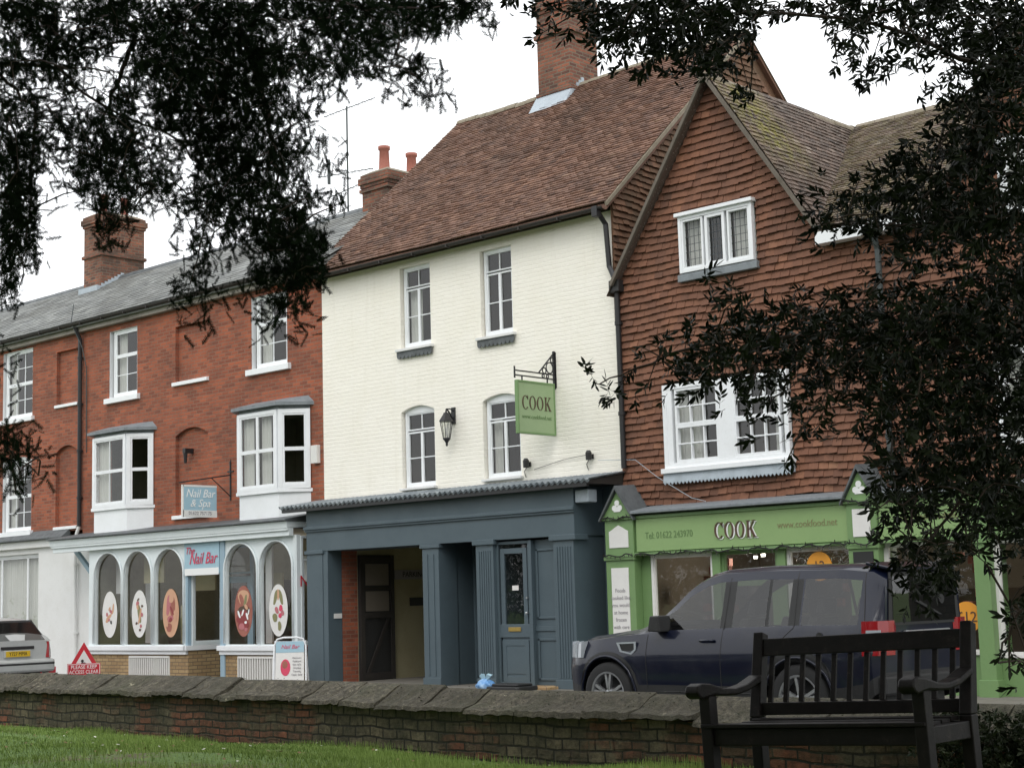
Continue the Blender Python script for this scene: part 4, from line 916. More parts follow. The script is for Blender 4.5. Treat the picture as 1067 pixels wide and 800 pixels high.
mb = MB(); mb.prism([(2.13, 2.3), (2.52, 2.3), (2.52, 2.56), (2.47, 2.58), (2.4, 2.62), (2.325, 2.655), (2.25, 2.62), (2.18, 2.58), (2.13, 2.56)], 'y', GY-.012, GY+.0); mb.build('white_panel', 'board_white', pil)
mb = MB(); mb.box(2.15, 2.5, GY-.012, GY, .55, 1.98); mb.build('white_panel', 'board_white', pil)
for k, t in enumerate(['Foods', 'cooked like', 'you would', 'at home', 'frozen', 'with care', 'ready for', 'your', 'table']):
    text_mb(t, .085, (2.325, GY-.016, 1.62-k*.115), depth=.002).build('lettering', 'grey_ink', pil)
pil2 = pilaster(6.5, 6.98)
mb = MB(); mb.box(6.6, 6.88, GY-.012, GY, 2.27, 2.66); mb.build('white_panel', 'board_white', pil2)
mb = MB(); mb.box(6.58, 6.9, GY-.012, GY, 1.72, 2.06); mb.build('menu_panel', 'ink', pil2)
pil3 = pilaster(8.4, 8.62, gable=False); 
cook_mb(.25, (4.56, GY+.015, 2.48), xs=1.12, depth=.014).build('lettering', 'brown_ink', gs)
cook_mb(.25, (4.585, GY+.022, 2.462), xs=1.12, depth=.006).build('lettering', 'white_ink', gs)
text_mb('Tel: 01622 243970', .15, (3.3, GY+.026, 2.46), xs=.82, depth=.004).build('lettering', 'faded_ink', gs)
text_mb('www.cookfood.net', .145, (5.82, GY+.026, 2.5), xs=.9, depth=.004).build('lettering', 'tan_ink', gs)
text_mb('www.cookfood.net', .145, (7.75, GY+.026, 2.5), xs=.8, depth=.004).build('lettering', 'tan_ink', gs)
wy = GY+.2
def shopwin(x0, x1, z0, z1, lights, frm=.05, mat='green_paint', nm='shop_window'):
    return window(gs, Fr(0, wy), x0, x1, z0, z1, lights, frame=frm, depth=.06, mat=mat, name=nm, room=None, gmat='shop_glass')
for a, b, c, d_ in ((2.62, 4.05, 0, .62), (5.37, 6.5, 0, .62), (6.98, 8.4, 0, .62), (8.62, 13, 0, .58), (2.62, 2.84, .621, 2.17)):
    mb = MB(); mb.box(a, b, wy-.02, wy+.1, c, d_); mb.build('stall_riser', 'green_paint', gs, bevel=.006)
shopwin(2.84, 4.05, .62, 2.17, [(0, 1, 0, 1, 1, 1, .02)], mat='board_white')
for a, b in ((4.05, 4.2), (5.22, 5.37)): mb = MB(); mb.box(a, b, wy-.1, wy+.1, 0, 2.17); mb.build('post', 'green_paint', gs, bevel=.006)
shopwin(4.2, 5.22, .1, 2.17, [(0, 1, 0, .8, 1, 1, .1), (0, 1, .82, 1, 1, 1, .02)], frm=.04, nm='door')
shopwin(5.37, 6.5, .62, 2.17, [(0, 1, 0, 1, 1, 1, .02)], mat='board_white')
shopwin(6.98, 8.4, .62, 2.17, [(0, 1, 0, 1, 1, 1, .02)], mat='board_white')
shopwin(8.62, 10.6, .58, 2.17, [(0, .5, 0, 1, 1, 1, .03), (.5, 1, 0, 1, 1, 1, .03)], mat='board_white')
shopwin(10.6, 13, .58, 2.17, [(0, .5, 0, 1, 1, 1, .03), (.5, 1, 0, 1, 1, 1, .03)], mat='board_white')
mb = MB(); mb.box(8.98, 9.5, wy-.025, wy-.018, .2, .32); mb.build('vent', 'ink', gs)
mb = MB()
mb.face([(2.2, 3.6, 0), (13, 3.6, 0), (13, 3.6, 2.9), (2.2, 3.6, 2.9)]); mb.face([(2.2, -.2, 2.6), (13, -.2, 2.6), (13, 3.6, 2.6), (2.2, 3.6, 2.6)]); mb.face([(2.2, -.2, .12), (13, -.2, .12), (13, 3.6, .12), (2.2, 3.6, .12)])
for x in (2.2, 13): mb.face([(x, -.2, 0), (x, 3.6, 0), (x, 3.6, 2.9), (x, -.2, 2.9)])
mb.build('shop_room', 'dark_room', gs, recalc=False)
mb = MB()
for x, wd, y, z0, z1 in ((2.6, 1.2, 2.6, .12, 1.9), (4.3, .8, 3, .1, 2.0), (5.4, 1, 2, .1, 1.1), (7.1, 1.1, 1.4, .1, 1.5), (9, 1.4, 2, .1, 1.4)): mb.box(x, x+wd, y, y+.4, z0, z1)
mb.build('freezer', 'floor_dark', gs)
mb = MB()
for k in range(26):
    x = random.choice([3.0, 3.4, 7.3, 7.8, 5.8])+random.uniform(-.3, .3); y = random.uniform(.1, 1.0); z = random.uniform(1.0, 2.0); mb.box(x, x+.14, y, y+.1, z, z+.12)
mb.build('stock', 'terracotta', gs)
mb = MB()
for x, y in ((3.9, 1.2), (3.0, 2.3), (6.42, .2)): mb.lathe([(0, 0), (.03, 0), (.035, .04), (0, .04)], (x, y, 2.1 if x != 6.42 else 1.8), n=10)
mb.build('spotlight', 'bulb', gs)
for (x, y, z, e_) in ((3.6, 1.3, 2.0, 22), (6.2, 1.4, 2.0, 14), (8.0, 1.4, 2.0, 14), (-8.4, 1.6, 2.5, 9), (-11, 1.4, 2.6, 7), (-6.6, 1.2, 2.6, 6)):  # point fills added to brighten both shop interiors, beyond the small lit spots
    ld = bpy.data.lights.new('shop_lamp', 'POINT'); ld.energy = e_; ld.color = (1, .9, .76); ld.shadow_soft_size = .12; lo_ = bpy.data.objects.new('shop_lamp', ld); COL.objects.link(lo_); lo_.location = (x, y, z)
mb = MB()   # curly ornament in the window head
for k in range(7):
    a = 5.5+k*.15; mb.tube([(a+.11*math.cos(t)*(1-t/14), -.18, 1.98+.1*math.sin(t)*(1-t/14)) for t in np.linspace(0, 9, 26)], .006, 4)
mb.build('window_scroll', 'chrome', gs)

# ---- house at the far right
E_ = thing('tile_hung_house', 'tile hung house at the right edge behind the evergreen tree', 'house', (10.5, 0, 0))
PXe, PZe = 11.2, 11.6
def el(z): return PXe-(PZe-z)/1.45
def er(z): return PXe+(PZe-z)/1.45
hE = [(8.95, 10.2, 6.5, 7.62), (8.7, 10.3, 3.35, 4.75)]
w = wall_mb(8.2, 14.2, 2.7, 6.9, 0, [(8.95, 10.2, 6.5, 6.9), hE[1]])
w.face([(8.2, 0, 6.9), (8.95, 0, 6.9), (8.95, 0, PZe-1.45*(PXe-8.95))]); w.face([(8.95, 0, 7.62), (10.2, 0, 7.62), (10.2, 0, PZe-1.45*(PXe-10.2)), (8.95, 0, PZe-1.45*(PXe-8.95))]); w.face([(10.2, 0, 6.9), (er(6.9), 0, 6.9), (PXe, 0, PZe), (10.2, 0, PZe-1.45*(PXe-10.2))])
w.face([(14.2, 0, 0), (14.2, 8, 0), (14.2, 8, 6.9), (14.2, 0, 6.9)])
w.build('wall', 'old_brick', E_, recalc=False)
def e_iv(v):
    z = 2.95+v; a, b = 8.2, 14.2
    if z > 6.9: a, b = max(8.2, el(z)), er(z)
    if a >= b: return []
    out = [(a, b)]
    for h in hE:
        if h[2]-.03 < z < h[3]:
            new = []
            for p, q in out:
                if p < h[0]: new.append((p, min(q, h[0])))
                if q > h[1]: new.append((max(p, h[1]), q))
            out = new
    return [(p-8.2, q-8.2) for p, q in out]
tiles(MB(), (8.2, WY+.03, 2.95), (1, 0, 0), (0, 0, 1), 75, e_iv, gauge=.115, lift=.028, jit=.006, wave=lambda u, v: .02*math.sin(u*2+v)).build('tile_hanging', 'hung_tile', E_, recalc=False)
for h in hE: window(E_, Fr(0, WY), *h, [(0, .5, 0, 1, 2, 3, .05), (.5, 1, 0, 1, 2, 3, .05)], frame=.08, depth=.09, curtain=[(.05, .4, 0, 1)])
mb = MB(); mb.face([(el(6.8), -.25, 6.75), (PXe, -.25, PZe), (PXe, 8, PZe), (el(6.8), 8, 6.75)]); mb.face([(er(6.8), -.25, 6.75), (PXe, -.25, PZe), (PXe, 8, PZe), (er(6.8), 8, 6.75)]); re_ = mb.build('roof', 'roof_tile', E_, recalc=False)
bargeboard(re_, el(6.8), 6.8, PXe, PZe+.04); bargeboard(re_, PXe, PZe+.04, er(6.8), 6.8)
# ================================================================== BOUNDARY WALL
bw = thing('boundary_wall', 'low old mossy brick churchyard wall with sloping stone coping', 'wall', (5, -9.8, 0))
def wtop(x): return .56-.07*max(0, min(1, (x-3)/8))
mb = MB(); xs_ = np.linspace(-14, 18, 65)
for a, b in zip(xs_, xs_[1:]):
    mb.hexa([(a, -9.86, -.1), (b, -9.86, -.1), (b, -9.56, -.1), (a, -9.56, -.1), (a, -9.86, wtop(a)+.03), (b, -9.86, wtop(b)+.03), (b, -9.56, wtop(b)+.03), (a, -9.56, wtop(a)+.03)])
mb.build('brickwork', 'old_brick', bw)
x = -14; k = 0
cop = MB()
while x < 18:
    L = random.choice([random.uniform(.22, .4), random.uniform(.35, .7), random.uniform(.5, .85)]); a, b = x, x+L-.006; z = wtop(x)+random.uniform(-.012, .012); n = 10
    fr_ = [-9.97+random.uniform(-.008, .008) for _ in range(n+1)]; l0 = random.uniform(-.012, .02); lo = [z+.026+l0+random.uniform(-.012, .01) for _ in range(n+1)]; tn = random.random(); thk = random.uniform(.03, .06); so_ = random.uniform(-.02, .03)
    bk = random.uniform(-.01, .01); tz = random.uniform(-.008, .014); jj_ = [random.uniform(-.012, .012) for _ in range(12)]
    for q in range(n):
        p0, p1 = a+(b-a)*q/n, a+(b-a)*(q+1)/n
        A_ = [(p0, fr_[q], lo[q]), (p0+so_*.2, fr_[q]+.02, lo[q]+thk), (p0+so_, -9.8+bk, z+.11+tz+jj_[q]), (p0+so_, -9.66+bk, z+.19+tz+jj_[q]*.6), (p0, -9.58, z+.22+tz), (p0, -9.5, z+.16), (p0, -9.48, z)]
        B_ = [(p1, fr_[q+1], lo[q+1]), (p1+so_*.2, fr_[q+1]+.02, lo[q+1]+thk), (p1+so_, -9.8+bk, z+.11+tz+jj_[q+1]), (p1+so_, -9.66+bk, z+.19+tz+jj_[q+1]*.6), (p1, -9.58, z+.22+tz), (p1, -9.5, z+.16), (p1, -9.48, z)]
        for j in range(7): cop.face([A_[j], B_[j], B_[(j+1) % 7], A_[(j+1) % 7]], tn)
        if q == 0: cop.face(A_, tn)
        if q == n-1: cop.face(B_, tn)
    x += L
cop.build('coping', 'coping', bw)
mb = MB()
for k in range(2600):
    px = random.uniform(-8, 14); i = len(mb.v); y = random.uniform(-9.94, -9.6); z = wtop(px)+.04+(y+9.94)*.55+random.uniform(-.02, .005)
    a = random.uniform(0, 6.28); r = random.uniform(.004, .014); mb.face([(px+r*math.cos(a+t), y+r*math.sin(a+t)*.6, z+.016+random.uniform(-.004, .008)) for t in (0, 1.6, 3.1, 4.7)], random.random())
mb.build('moss', 'ivy', bw, recalc=False)

# ================================================================== BENCH
bt = thing('park_bench', 'dark weathered wooden churchyard bench with slatted back and scrolled arms', 'bench', (13.12, -13.1, .385), rot=(0, math.radians(-2.3), math.radians(0)))
W = 1.31
def bpart(name, fn, **k):
    m_ = MB(); fn(m_); return m_.build(name, 'bench_wood', bt, local=True, bevel=k.get('bevel', .006))
for s in (0, W):
    a, b = s-.035, s+.035
    bpart('leg', lambda m_: m_.box(a, b, 0, .075, 0, .60))
    bpart('leg', lambda m_: (m_.hexa([(a, .47, 0), (b, .47, 0), (b, .54, 0), (a, .54, 0), (a, .47, .45), (b, .47, .45), (b, .545, .45), (a, .545, .45)]), m_.hexa([(a, .47, .451), (b, .47, .451), (b, .545, .451), (a, .545, .451), (a+.003, .575, .93), (b-.003, .575, .93), (b-.003, .635, .91), (a+.003, .635, .91)])))
    def arm(m_):
        pr = [(-.10, .60), (-.115, .625), (-.10, .66), (-.06, .672), (.02, .665), (.14, .635), (.26, .628), (.38, .645), (.52, .69), (.52, .65), (.38, .605), (.26, .588), (.14, .592), (.04, .60), (-.03, .592), (-.07, .585)]
        m_.prism(pr, 'x', a-.012, b+.012)
    bpart('armrest', arm, bevel=.012)
    bpart('side_rail', lambda m_: (m_.box(a+.01, b-.01, .075, .47, .33, .42), m_.box(a+.015, b-.015, .075, .47, .1, .15)))
bpart('back_rail', lambda m_: m_.hexa([(.035, .555, .79), (W-.035, .555, .79), (W-.035, .60, .79), (.035, .60, .79), (.035, .572, .89), (W-.035, .572, .89), (W-.035, .617, .885), (.035, .617, .885)]))
bpart('back_rail', lambda m_: m_.box(.035, W-.035, .5, .54, .46, .53))
ns = 12
for k in range(ns):
    q = .035+(W-.07)*(k+.5)/ns; wd = .015
    bpart('back_slat', lambda m_: m_.hexa([(q-wd, .51, .531), (q+wd, .51, .531), (q+wd, .53, .531), (q-wd, .53, .531), (q-wd, .57, .789), (q+wd, .57, .789), (q+wd, .588, .789), (q-wd, .588, .789)]), bevel=.003)
for k in range(5):
    y = -.01+k*.1
    bpart('seat_slat', lambda m_: m_.box(-.0+.036*(k > 0) if k else -.03, W-.036 if k else W+.03, y+.0, y+.088, .425-.012*math.sin(PI*k/4), .447-.012*math.sin(PI*k/4)), bevel=.004)
bpart('seat_rail', lambda m_: m_.box(.036, W-.036, .02, .055, .33, .424))
bpart('seat_rail', lambda m_: m_.box(.036, W-.036, .48, .51, .33, .42))

# ================================================================== CARS
def interp(tab, x):
    if x <= tab[0][0]: return tab[0][1]
    for (a, p), (b, q) in zip(tab, tab[1:]):
        if x <= b:
            t = (x-a)/(b-a); t = t*t*(3-2*t) if len(tab) > 3 else t
            return p+(q-p)*((x-a)/(b-a)*.5+t*.5)
    return tab[-1][1]
def make_car(root, sp, paint):
    xf, xr = sp['front'], sp['rear']; wb = sp['wb']; R = sp['arch']; wz = sp['wz']
    marks = {xf, xr, 0, wb, *[q for a in sp['glass'] for q in a], *sp['cuts']}
    xs = sorted(marks); full = []
    for a, b in zip(xs, xs[1:]):
        n = max(1, int((b-a)/.055)); full += [a+(b-a)*k/n for k in range(n)]
    full.append(xs[-1])
    # extra stations on the arches
    NL = 9
    def section(x):
        zb = interp(sp['zb'], x); w = interp(sp['w'], x); bz = interp(sp['belt'], x); rz_ = interp(sp['roof'], x); wr = interp(sp['wr'], x)
        wt = interp(sp['wtop'], x)
        za = zb
        for cx in (0, wb):
            dx = abs(x-cx)
            if dx < R: za = max(za, wz+math.sqrt(R*R-dx*dx))
        pts = []
        for k in range(NL):
            t = k/(NL-1); z = za+(bz-za)*t; T = (z-zb)/(bz-zb)
            y = w*(1-.035*(1-T)**2-.075*max(0, T-.62)**1.5/.24*1.0) - (.018 if .40 < T < .46 else 0)
            pts.append((y, z))
        yb = pts[-1][0]; g = rz_-bz
        pts.append((yb-.02, bz+.025*min(1, g*5)))
        pts.append((wt+.03*(1-.0), rz_-min(.14, g*.35)))
        pts.append((wt-.015, rz_-min(.05, g*.14)))
        pts.append((wt*.86, rz_-min(.008, g*.03)))
        pts.append((wt*.45, rz_+.012)); pts.append((0, rz_+.018))
        return pts
    secs = [section(x) for x in full]; nh = len(secs[0]); ring = nh*2-1
    V = []
    for x, s in zip(full, secs):
        tum = sp.get('lean', 0)
        for (y, z) in s: V.append((x, y, z))
        for (y, z) in s[-2::-1]: V.append((x, -y, z))
    body, glass, black = MB(), MB(), MB()
    body.v = list(V); glass.v = list(V); black.v = list(V)
    def put(m_, f): m_.f.append(f); m_.t.append(.5); m_.mo.append(0)
    iw = NL      # window band rows between index NL and NL+1
    wsx0, wsx1 = sp['screen']
    for i in range(len(full)-1):
        xm = (full[i]+full[i+1])/2
        for j in range(ring-1):
            a = i*ring+j; f = (a, a+ring, a+ring+1, a+1); jj = j if j < nh-1 else ring-2-j
            if jj == iw and any(p < xm < q for p, q in sp['glass']): put(glass, f)
            elif jj == iw and any(p < xm < q for p, q in sp['black']): put(black, f)
            elif jj >= iw+3 and wsx0 < xm < wsx1: put(glass, f)
            elif jj >= iw+3 and sp.get('sunroof') and sp['sunroof'][0] < xm < sp['sunroof'][1] and jj >= iw+4: put(black, f)
            elif jj < 2 and sp['clad']: put(black, f)
            else: put(body, f)
    for i, m_ in ((0, body), (len(full)-1, body)):
        for j in range(nh-1):
            a = i*ring+j; b = i*ring+ring-1-j; f = (a, a+1, b-1, b) if a+1 != b-1 else (a, a+1, b)
            put(black if j < 2 else m_, f)
    bo = body.build('body', paint, root, smooth=True, local=True)
    try:
        md = bo.modifiers.new('es', 'EDGE_SPLIT'); md.split_angle = math.radians(32)
    except Exception: pass
    glass.build('window_glass', 'car_glass', root, smooth=True, local=True, recalc=False); black.build('trim', 'trim', root, local=True, recalc=False)
    def side_y(x, z):
        s = section(x)
        for (y0, z0), (y1, z1) in zip(s, s[1:]):
            if z0 <= z <= z1 and z1 > z0: return y0+(y1-y0)*(z-z0)/(z1-z0)
        return s[0][0]
    # shut lines and pillars
    for s in (1, -1):
        for (x0, z0, x1, z1) in sp['seams']:
            sm = MB(); n = 14; P_ = [(x0+(x1-x0)*k/n, z0+(z1-z0)*k/n) for k in range(n+1)]
            sm.tube([(x, s*(side_y(x, z)+.001), z) for x, z in P_], .0045, 4)
            sm.build('door_gap', 'ink', root, local=True)
    for s in (1, -1):
        for cx in (0, wb):
            m_ = MB(); pts = [(cx+R*math.cos(t), s*(side_y(cx+R*1.01*math.cos(t), max(interp(sp['zb'], cx), wz+R*math.sin(t))+.02)+.004), wz+R*math.sin(t)) for t in np.linspace(-.15, PI+.15, 26)]
            m_.tube(pts, .016, 5); m_.build('arch_trim', sp['archmat'] if not isinstance(sp['archmat'], str) else M[sp['archmat']], root, smooth=True, local=True)
    # wheels
    for cx in (0, wb):
        for s in (1, -1):
            r = sp['wr_']; yc = s*(interp(sp['w'], cx)-.125)
            t = MB(); t.lathe([(r*.66, -.1), (r*.9, -.11), (r*.985, -.09), (r, -.04), (r, .04), (r*.985, .09), (r*.9, .11), (r*.66, .1)], (cx, yc, wz), axis='y', n=36)
            wh = t.build('wheel', 'rubber', root, smooth=True, local=True)
            q = MB(); o = s
            q.lathe([(r*.68, .1*o), (r*.70, .105*o), (r*.64, .1*o), (r*.60, .04*o), (r*.58, -.08*o)], (cx, yc, wz), axis='y', n=36)
            for k in range(5):
                a = 2*PI*k/5+.3
                for da in (-.16, .16):
                    u = (math.cos(a+da*.6), math.sin(a+da*.6)); e = (math.cos(a+da), math.sin(a+da)); n_ = (-math.sin(a), math.cos(a)); h = .017
                    P8 = []
                    for d_ in (.055, .09):
                        P8 += [(cx+u[0]*.05-n_[0]*h, yc+d_*o, wz+u[1]*.05-n_[1]*h), (cx+e[0]*r*.64-n_[0]*h, yc+d_*o, wz+e[1]*r*.64-n_[1]*h), (cx+e[0]*r*.64+n_[0]*h, yc+d_*o, wz+e[1]*r*.64+n_[1]*h), (cx+u[0]*.05+n_[0]*h, yc+d_*o, wz+u[1]*.05+n_[1]*h)]
                    q.hexa(P8)
            q.lathe([(0, .1*o), (.05, .095*o), (.07, .06*o), (.07, 0)], (cx, yc, wz), axis='y', n=16)
            q.build('rim', 'chrome', wh, local=True)
            d_ = MB(); d_.lathe([(0, .0), (r*.62, .0)], (cx, yc, wz), axis='y', n=24); d_.build('hub', 'ink', wh, local=True)
    well = MB(); well.box(xr+.15, xf-.25, -.55, .55, .2, .45); well.build('underbody', 'ink', root, local=True)
    # interior
    it = MB(); it.box(xr+.1, wb-.6, -.78, .78, .42, .5)
    it.build('cabin_floor', 'trim', root, local=True)
    for cx in sp['seats']:
        for s in (1, -1):
            q = MB(); q.hexa([(cx-.0, s*.38-.24, .55), (cx+.5, s*.38-.24, .6), (cx+.5, s*.38+.24, .6), (cx, s*.38+.24, .55), (cx-.05, s*.38-.24, .75), (cx+.5, s*.38-.24, .78), (cx+.5, s*.38+.24, .78), (cx-.05, s*.38+.24, .75)])
            bz = sp['seatz']; q.hexa([(cx-.02, s*.38-.23, .72), (cx+.12, s*.38-.23, .72), (cx+.12, s*.38+.23, .72), (cx-.02, s*.38+.23, .72), (cx-.2, s*.38-.2, bz), (cx-.08, s*.38-.2, bz), (cx-.08, s*.38+.2, bz), (cx-.2, s*.38+.2, bz)])
            q.hexa([(cx-.22, s*.38-.13, bz+.03), (cx-.1, s*.38-.13, bz+.03), (cx-.1, s*.38+.13, bz+.03), (cx-.22, s*.38+.13, bz+.03), (cx-.24, s*.38-.11, bz+.2), (cx-.15, s*.38-.11, bz+.2), (cx-.15, s*.38+.11, bz+.2), (cx-.24, s*.38+.11, bz+.2)])
            q.build('seat', 'trim', root, local=True, bevel=.02)
    return side_y, section
suv = thing('parked_car', 'dark navy blue four wheel drive estate car parked beyond the wall behind the bench', 'car', (9.3, -5.3, .06), math.radians(177))
spec = dict(front=3.48, rear=-.95, wb=2.66, arch=.43, wz=.37, wr_=.365,
    zb=[(-.95, .5), (-.8, .36), (-.5, .3), (3.1, .3), (3.3, .34), (3.48, .5)],
    w=[(-.95, .80), (-.88, .90), (-.6, .945), (0, .95), (2.8, .95), (3.15, .90), (3.35, .80), (3.48, .62)],
    belt=[(-.95, 1.10), (0, 1.10), (1.9, 1.06), (2.4, 1.03), (3.0, .97), (3.3, .90), (3.48, .72)],
    roof=[(-.95, 1.62), (-.8, 1.70), (-.4, 1.735), (.6, 1.75), (1.1, 1.735), (1.28, 1.70), (1.42, 1.64), (2.12, 1.16), (2.3, 1.10), (3.0, 1.03), (3.3, .955), (3.48, .79)],
    wr=[(-.95, .62), (3.48, .62)],
    wtop=[(-.95, .66), (0, .69), (1.3, .68), (2.1, .76), (3.0, .72), (3.48, .5)],
    glass=[(-.70, -.02), (.14, .40), (.44, .88), (1.04, 1.98)], black=[(.88, 1.04), (.40, .44), (.02, .14), (1.98, 2.1)], cuts=[1.42, 2.12, 2.3, -.8, 3.3],
    screen=(1.4, 2.12), sunroof=None, clad=True, archmat='navy', seats=[1.05, .15], seatz=1.2,
    seams=[(2.05, .45, 2.05, 1.08), (1.0, .45, .97, 1.72), (.42, .8, .06, 1.1), (.06, 1.1, .08, 1.70), (1.95, .42, .45, .42), (2.3, 1.05, 3.15, .97), (-.78, 1.08, -.72, 1.68)])
sy, sec = make_car(suv, spec, 'navy')
mb = MB()     # bumper, grille
mb.box(3.36, 3.5, -.62, .62, .36, .58); mb.box(-.99, -.9, -.84, .84, .42, .62); mb.build('bumper', 'trim', suv, local=True, bevel=.03)
mb = MB(); mb.box(3.44, 3.495, -.42, .42, .72, .86); mb.build('grille', 'chrome', suv, local=True, bevel=.01)
for s in (1, -1):
    m_ = MB(); pts = [(3.40, .64), (3.13, .915), (3.08, .915)]
    ps = [(3.46, s*.60), (3.33, s*.79), (3.14, s*.905), (3.06, s*.925)]
    for (a, c), (b, d_) in zip(ps, ps[1:]): m_.hexa([(a-.03, c*.93, .78), (b-.03, d_*.93, .78), (b, d_+s*.012, .78), (a+.012, c, .78), (a-.05, c*.93, .94), (b-.05, d_*.93, .97), (b-.01, d_+s*.004, .96), (a-.02, c, .93)])
    m_.build('headlight', 'lamp_clear', suv, local=True)
    m_ = MB(); y = s*(sy(1.88, 1.15)+.1)
    m_.hexa([(1.76, y-.11, 1.07), (1.94, y-.11, 1.08), (1.94, y+.11, 1.08), (1.76, y+.11, 1.07), (1.78, y-.11, 1.25), (1.9, y-.11, 1.25), (1.9, y+.11, 1.25), (1.78, y+.11, 1.25)]); m_.box(1.82, 1.9, min(s*.86, y), max(s*.86, y), 1.07, 1.1)
    m_.build('wing_mirror', 'trim', suv, local=True, bevel=.03)
    for x in (1.18, .2):
        m_ = MB(); y0 = sy(x, .97); m_.tube([(x-.1, s*(y0+.005), .97), (x-.08, s*(y0+.035), .975), (x+.08, s*(y0+.035), .975), (x+.1, s*(y0+.005), .97)], .014, 8); m_.build('door_handle', 'navy', suv, local=True, smooth=True)
    # wing vent
    m_ = MB(); yv = sy(2.3, .9)+.006
    q = [(2.2, .965), (2.49, .955), (2.44, .85), (2.27, .82), (2.2, .87)]; qi = [(2.225, .945), (2.45, .937), (2.42, .865), (2.28, .84), (2.225, .88)]
    for k in range(5):
        a, b, c, d_ = q[k], q[(k+1) % 5], qi[(k+1) % 5], qi[k]
        m_.hexa([(a[0], s*yv, a[1]), (b[0], s*yv, b[1]), (c[0], s*yv, c[1]), (d_[0], s*yv, d_[1]), (a[0], s*(yv+.012), a[1]), (b[0], s*(yv+.012), b[1]), (c[0], s*(yv+.012), c[1]), (d_[0], s*(yv+.012), d_[1])])
    m_.build('wing_vent', 'lamp_clear', suv, local=True)
    m_ = MB(); m_.face([(x, s*(yv+.003), z) for x, z in qi]); m_.build('vent_mesh', 'trim', suv, local=True, recalc=False)
    m_ = MB()   # tail lamp: wraps the corner
    for (a, ya), (b, yb) in zip([(-.79, .918), (-.84, .905), (-.93, .84), (-.965, .70)], [(-.84, .905), (-.93, .84), (-.965, .70), (-.975, .62)]):
        m_.hexa([(a+.02, s*(ya-.05), .82), (b+.02, s*(yb-.05), .82), (b-.004, s*(yb+.006), .82), (a, s*(ya+.012), .82), (a+.02, s*(ya-.08), 1.16), (b+.02, s*(yb-.08), 1.16), (b-.002, s*(yb-.008), 1.16), (a, s*(ya-.014), 1.16)])
    tl = m_.build('tail_light', 'lamp_red', suv, local=True)
    m_ = MB(); m_.hexa([(-.82, s*.86, .97), (-.94, s*.8, .97), (-.955, s*.83, .97), (-.84, s*.925, .97), (-.82, s*.85, 1.07), (-.94, s*.79, 1.07), (-.957, s*.82, 1.07), (-.84, s*.91, 1.07)]); m_.build('reversing_light', 'lamp_clear', tl, local=True)
    m_ = MB(); m_.lathe([(0, .012*s), (.035, .012*s), (.035, 0)], (-.28+.0, s*(sy(-.28, 1.02)), 1.02), axis='y', n=14); m_.build('filler_badge', 'trim', suv, local=True)
mb = MB(); mb.hexa([(-.968, -.60, 1.14), (-.968, .60, 1.14), (-.955, .6, 1.14), (-.955, -.6, 1.14), (-.968, -.58, 1.60), (-.968, .58, 1.60), (-.955, .58, 1.60), (-.955, -.58, 1.60)]); mb.build('rear_window', 'car_glass', suv, local=True)
mb = MB(); mb.hexa([(-.962, -.68, 1.11), (-.962, .68, 1.11), (-.95, .68, 1.11), (-.95, -.68, 1.11), (-.962, -.62, 1.64), (-.962, .62, 1.64), (-.95, .62, 1.64), (-.95, -.62, 1.64)]); mb.build('tailgate_panel', 'trim', suv, local=True)
mb = MB(); mb.box(-1.0, -.955, -.42, .42, 1.0, 1.055); mb.build('tailgate_trim', 'chrome', suv, local=True, bevel=.012)
mb = MB(); mb.box(-.975, -.955, -.27, .27, .86, .975); npl = mb.build('number_plate', 'plate_yellow', suv, local=True)
def plate_text(root, plate, txt, x, z, size):
    b = text_mb(txt, size, (x, 0, z), u=(0, -1, 0), xs=.85); b.build('lettering', 'ink', plate, local=True)
plate_text(suv, npl, 'GK07 LXV', -.978, .917, .1)
mb = MB(); mb.lathe([(0, -.02), (.05, -.02), (.05, .0)], (-.97, -.30, 1.36), axis='x', n=10); mb.hexa([(-.985, -.3, 1.2), (-.985, -.25, 1.2), (-.975, -.25, 1.2), (-.975, -.3, 1.2), (-.985, .15, 1.36), (-.985, .19, 1.34), (-.975, .19, 1.34), (-.975, .15, 1.36)]); mb.build('rear_wiper', 'trim', suv, local=True)
mb = MB(); mb.hexa([(-.98, -.62, 1.66), (-.98, .62, 1.66), (-.7, .64, 1.72), (-.7, -.64, 1.72), (-.98, -.62, 1.69), (-.98, .62, 1.69), (-.7, .64, 1.755), (-.7, -.64, 1.755)]); mb.build('spoiler', 'navy', suv, local=True, bevel=.01)

hat = thing('parked_car', 'silver hatchback parked by the white wall at the left edge', 'car', (-11.1, -3.85, .03), math.radians(180))
spec2 = dict(front=3.2, rear=-.8, wb=2.5, arch=.36, wz=.3, wr_=.3,
    zb=[(-.8, .42), (-.6, .28), (2.9, .25), (3.2, .4)],
    w=[(-.8, .68), (-.72, .80), (-.4, .84), (2.7, .84), (3.0, .76), (3.2, .55)],
    belt=[(-.8, .93), (-.6, .96), (1.6, .92), (2.2, .88), (2.9, .8), (3.2, .62)],
    roof=[(-.8, .955), (-.7, 1.07), (-.42, 1.33), (-.2, 1.40), (.6, 1.43), (1.0, 1.38), (1.8, 1.02), (2.1, .96), (2.9, .87), (3.2, .68)],
    wr=[(-.8, .6), (3.2, .6)], wtop=[(-.8, .70), (-.4, .56), (1.0, .58), (1.8, .68), (3.2, .5)],
    glass=[(-.5, -.1), (.0, .72), (.8, 1.65)], black=[(.72, .8), (-.1, .0)], cuts=[1.0, 1.8, -.42, -.7], screen=(1.0, 1.8), clad=False, archmat='silver', seats=[.75, -.05], seatz=1.05,
    seams=[(.78, .4, .76, .95), (1.72, .4, 1.72, .92), (.0, .65, -.1, .95)])
sy2, sec2 = make_car(hat, spec2, 'silver')
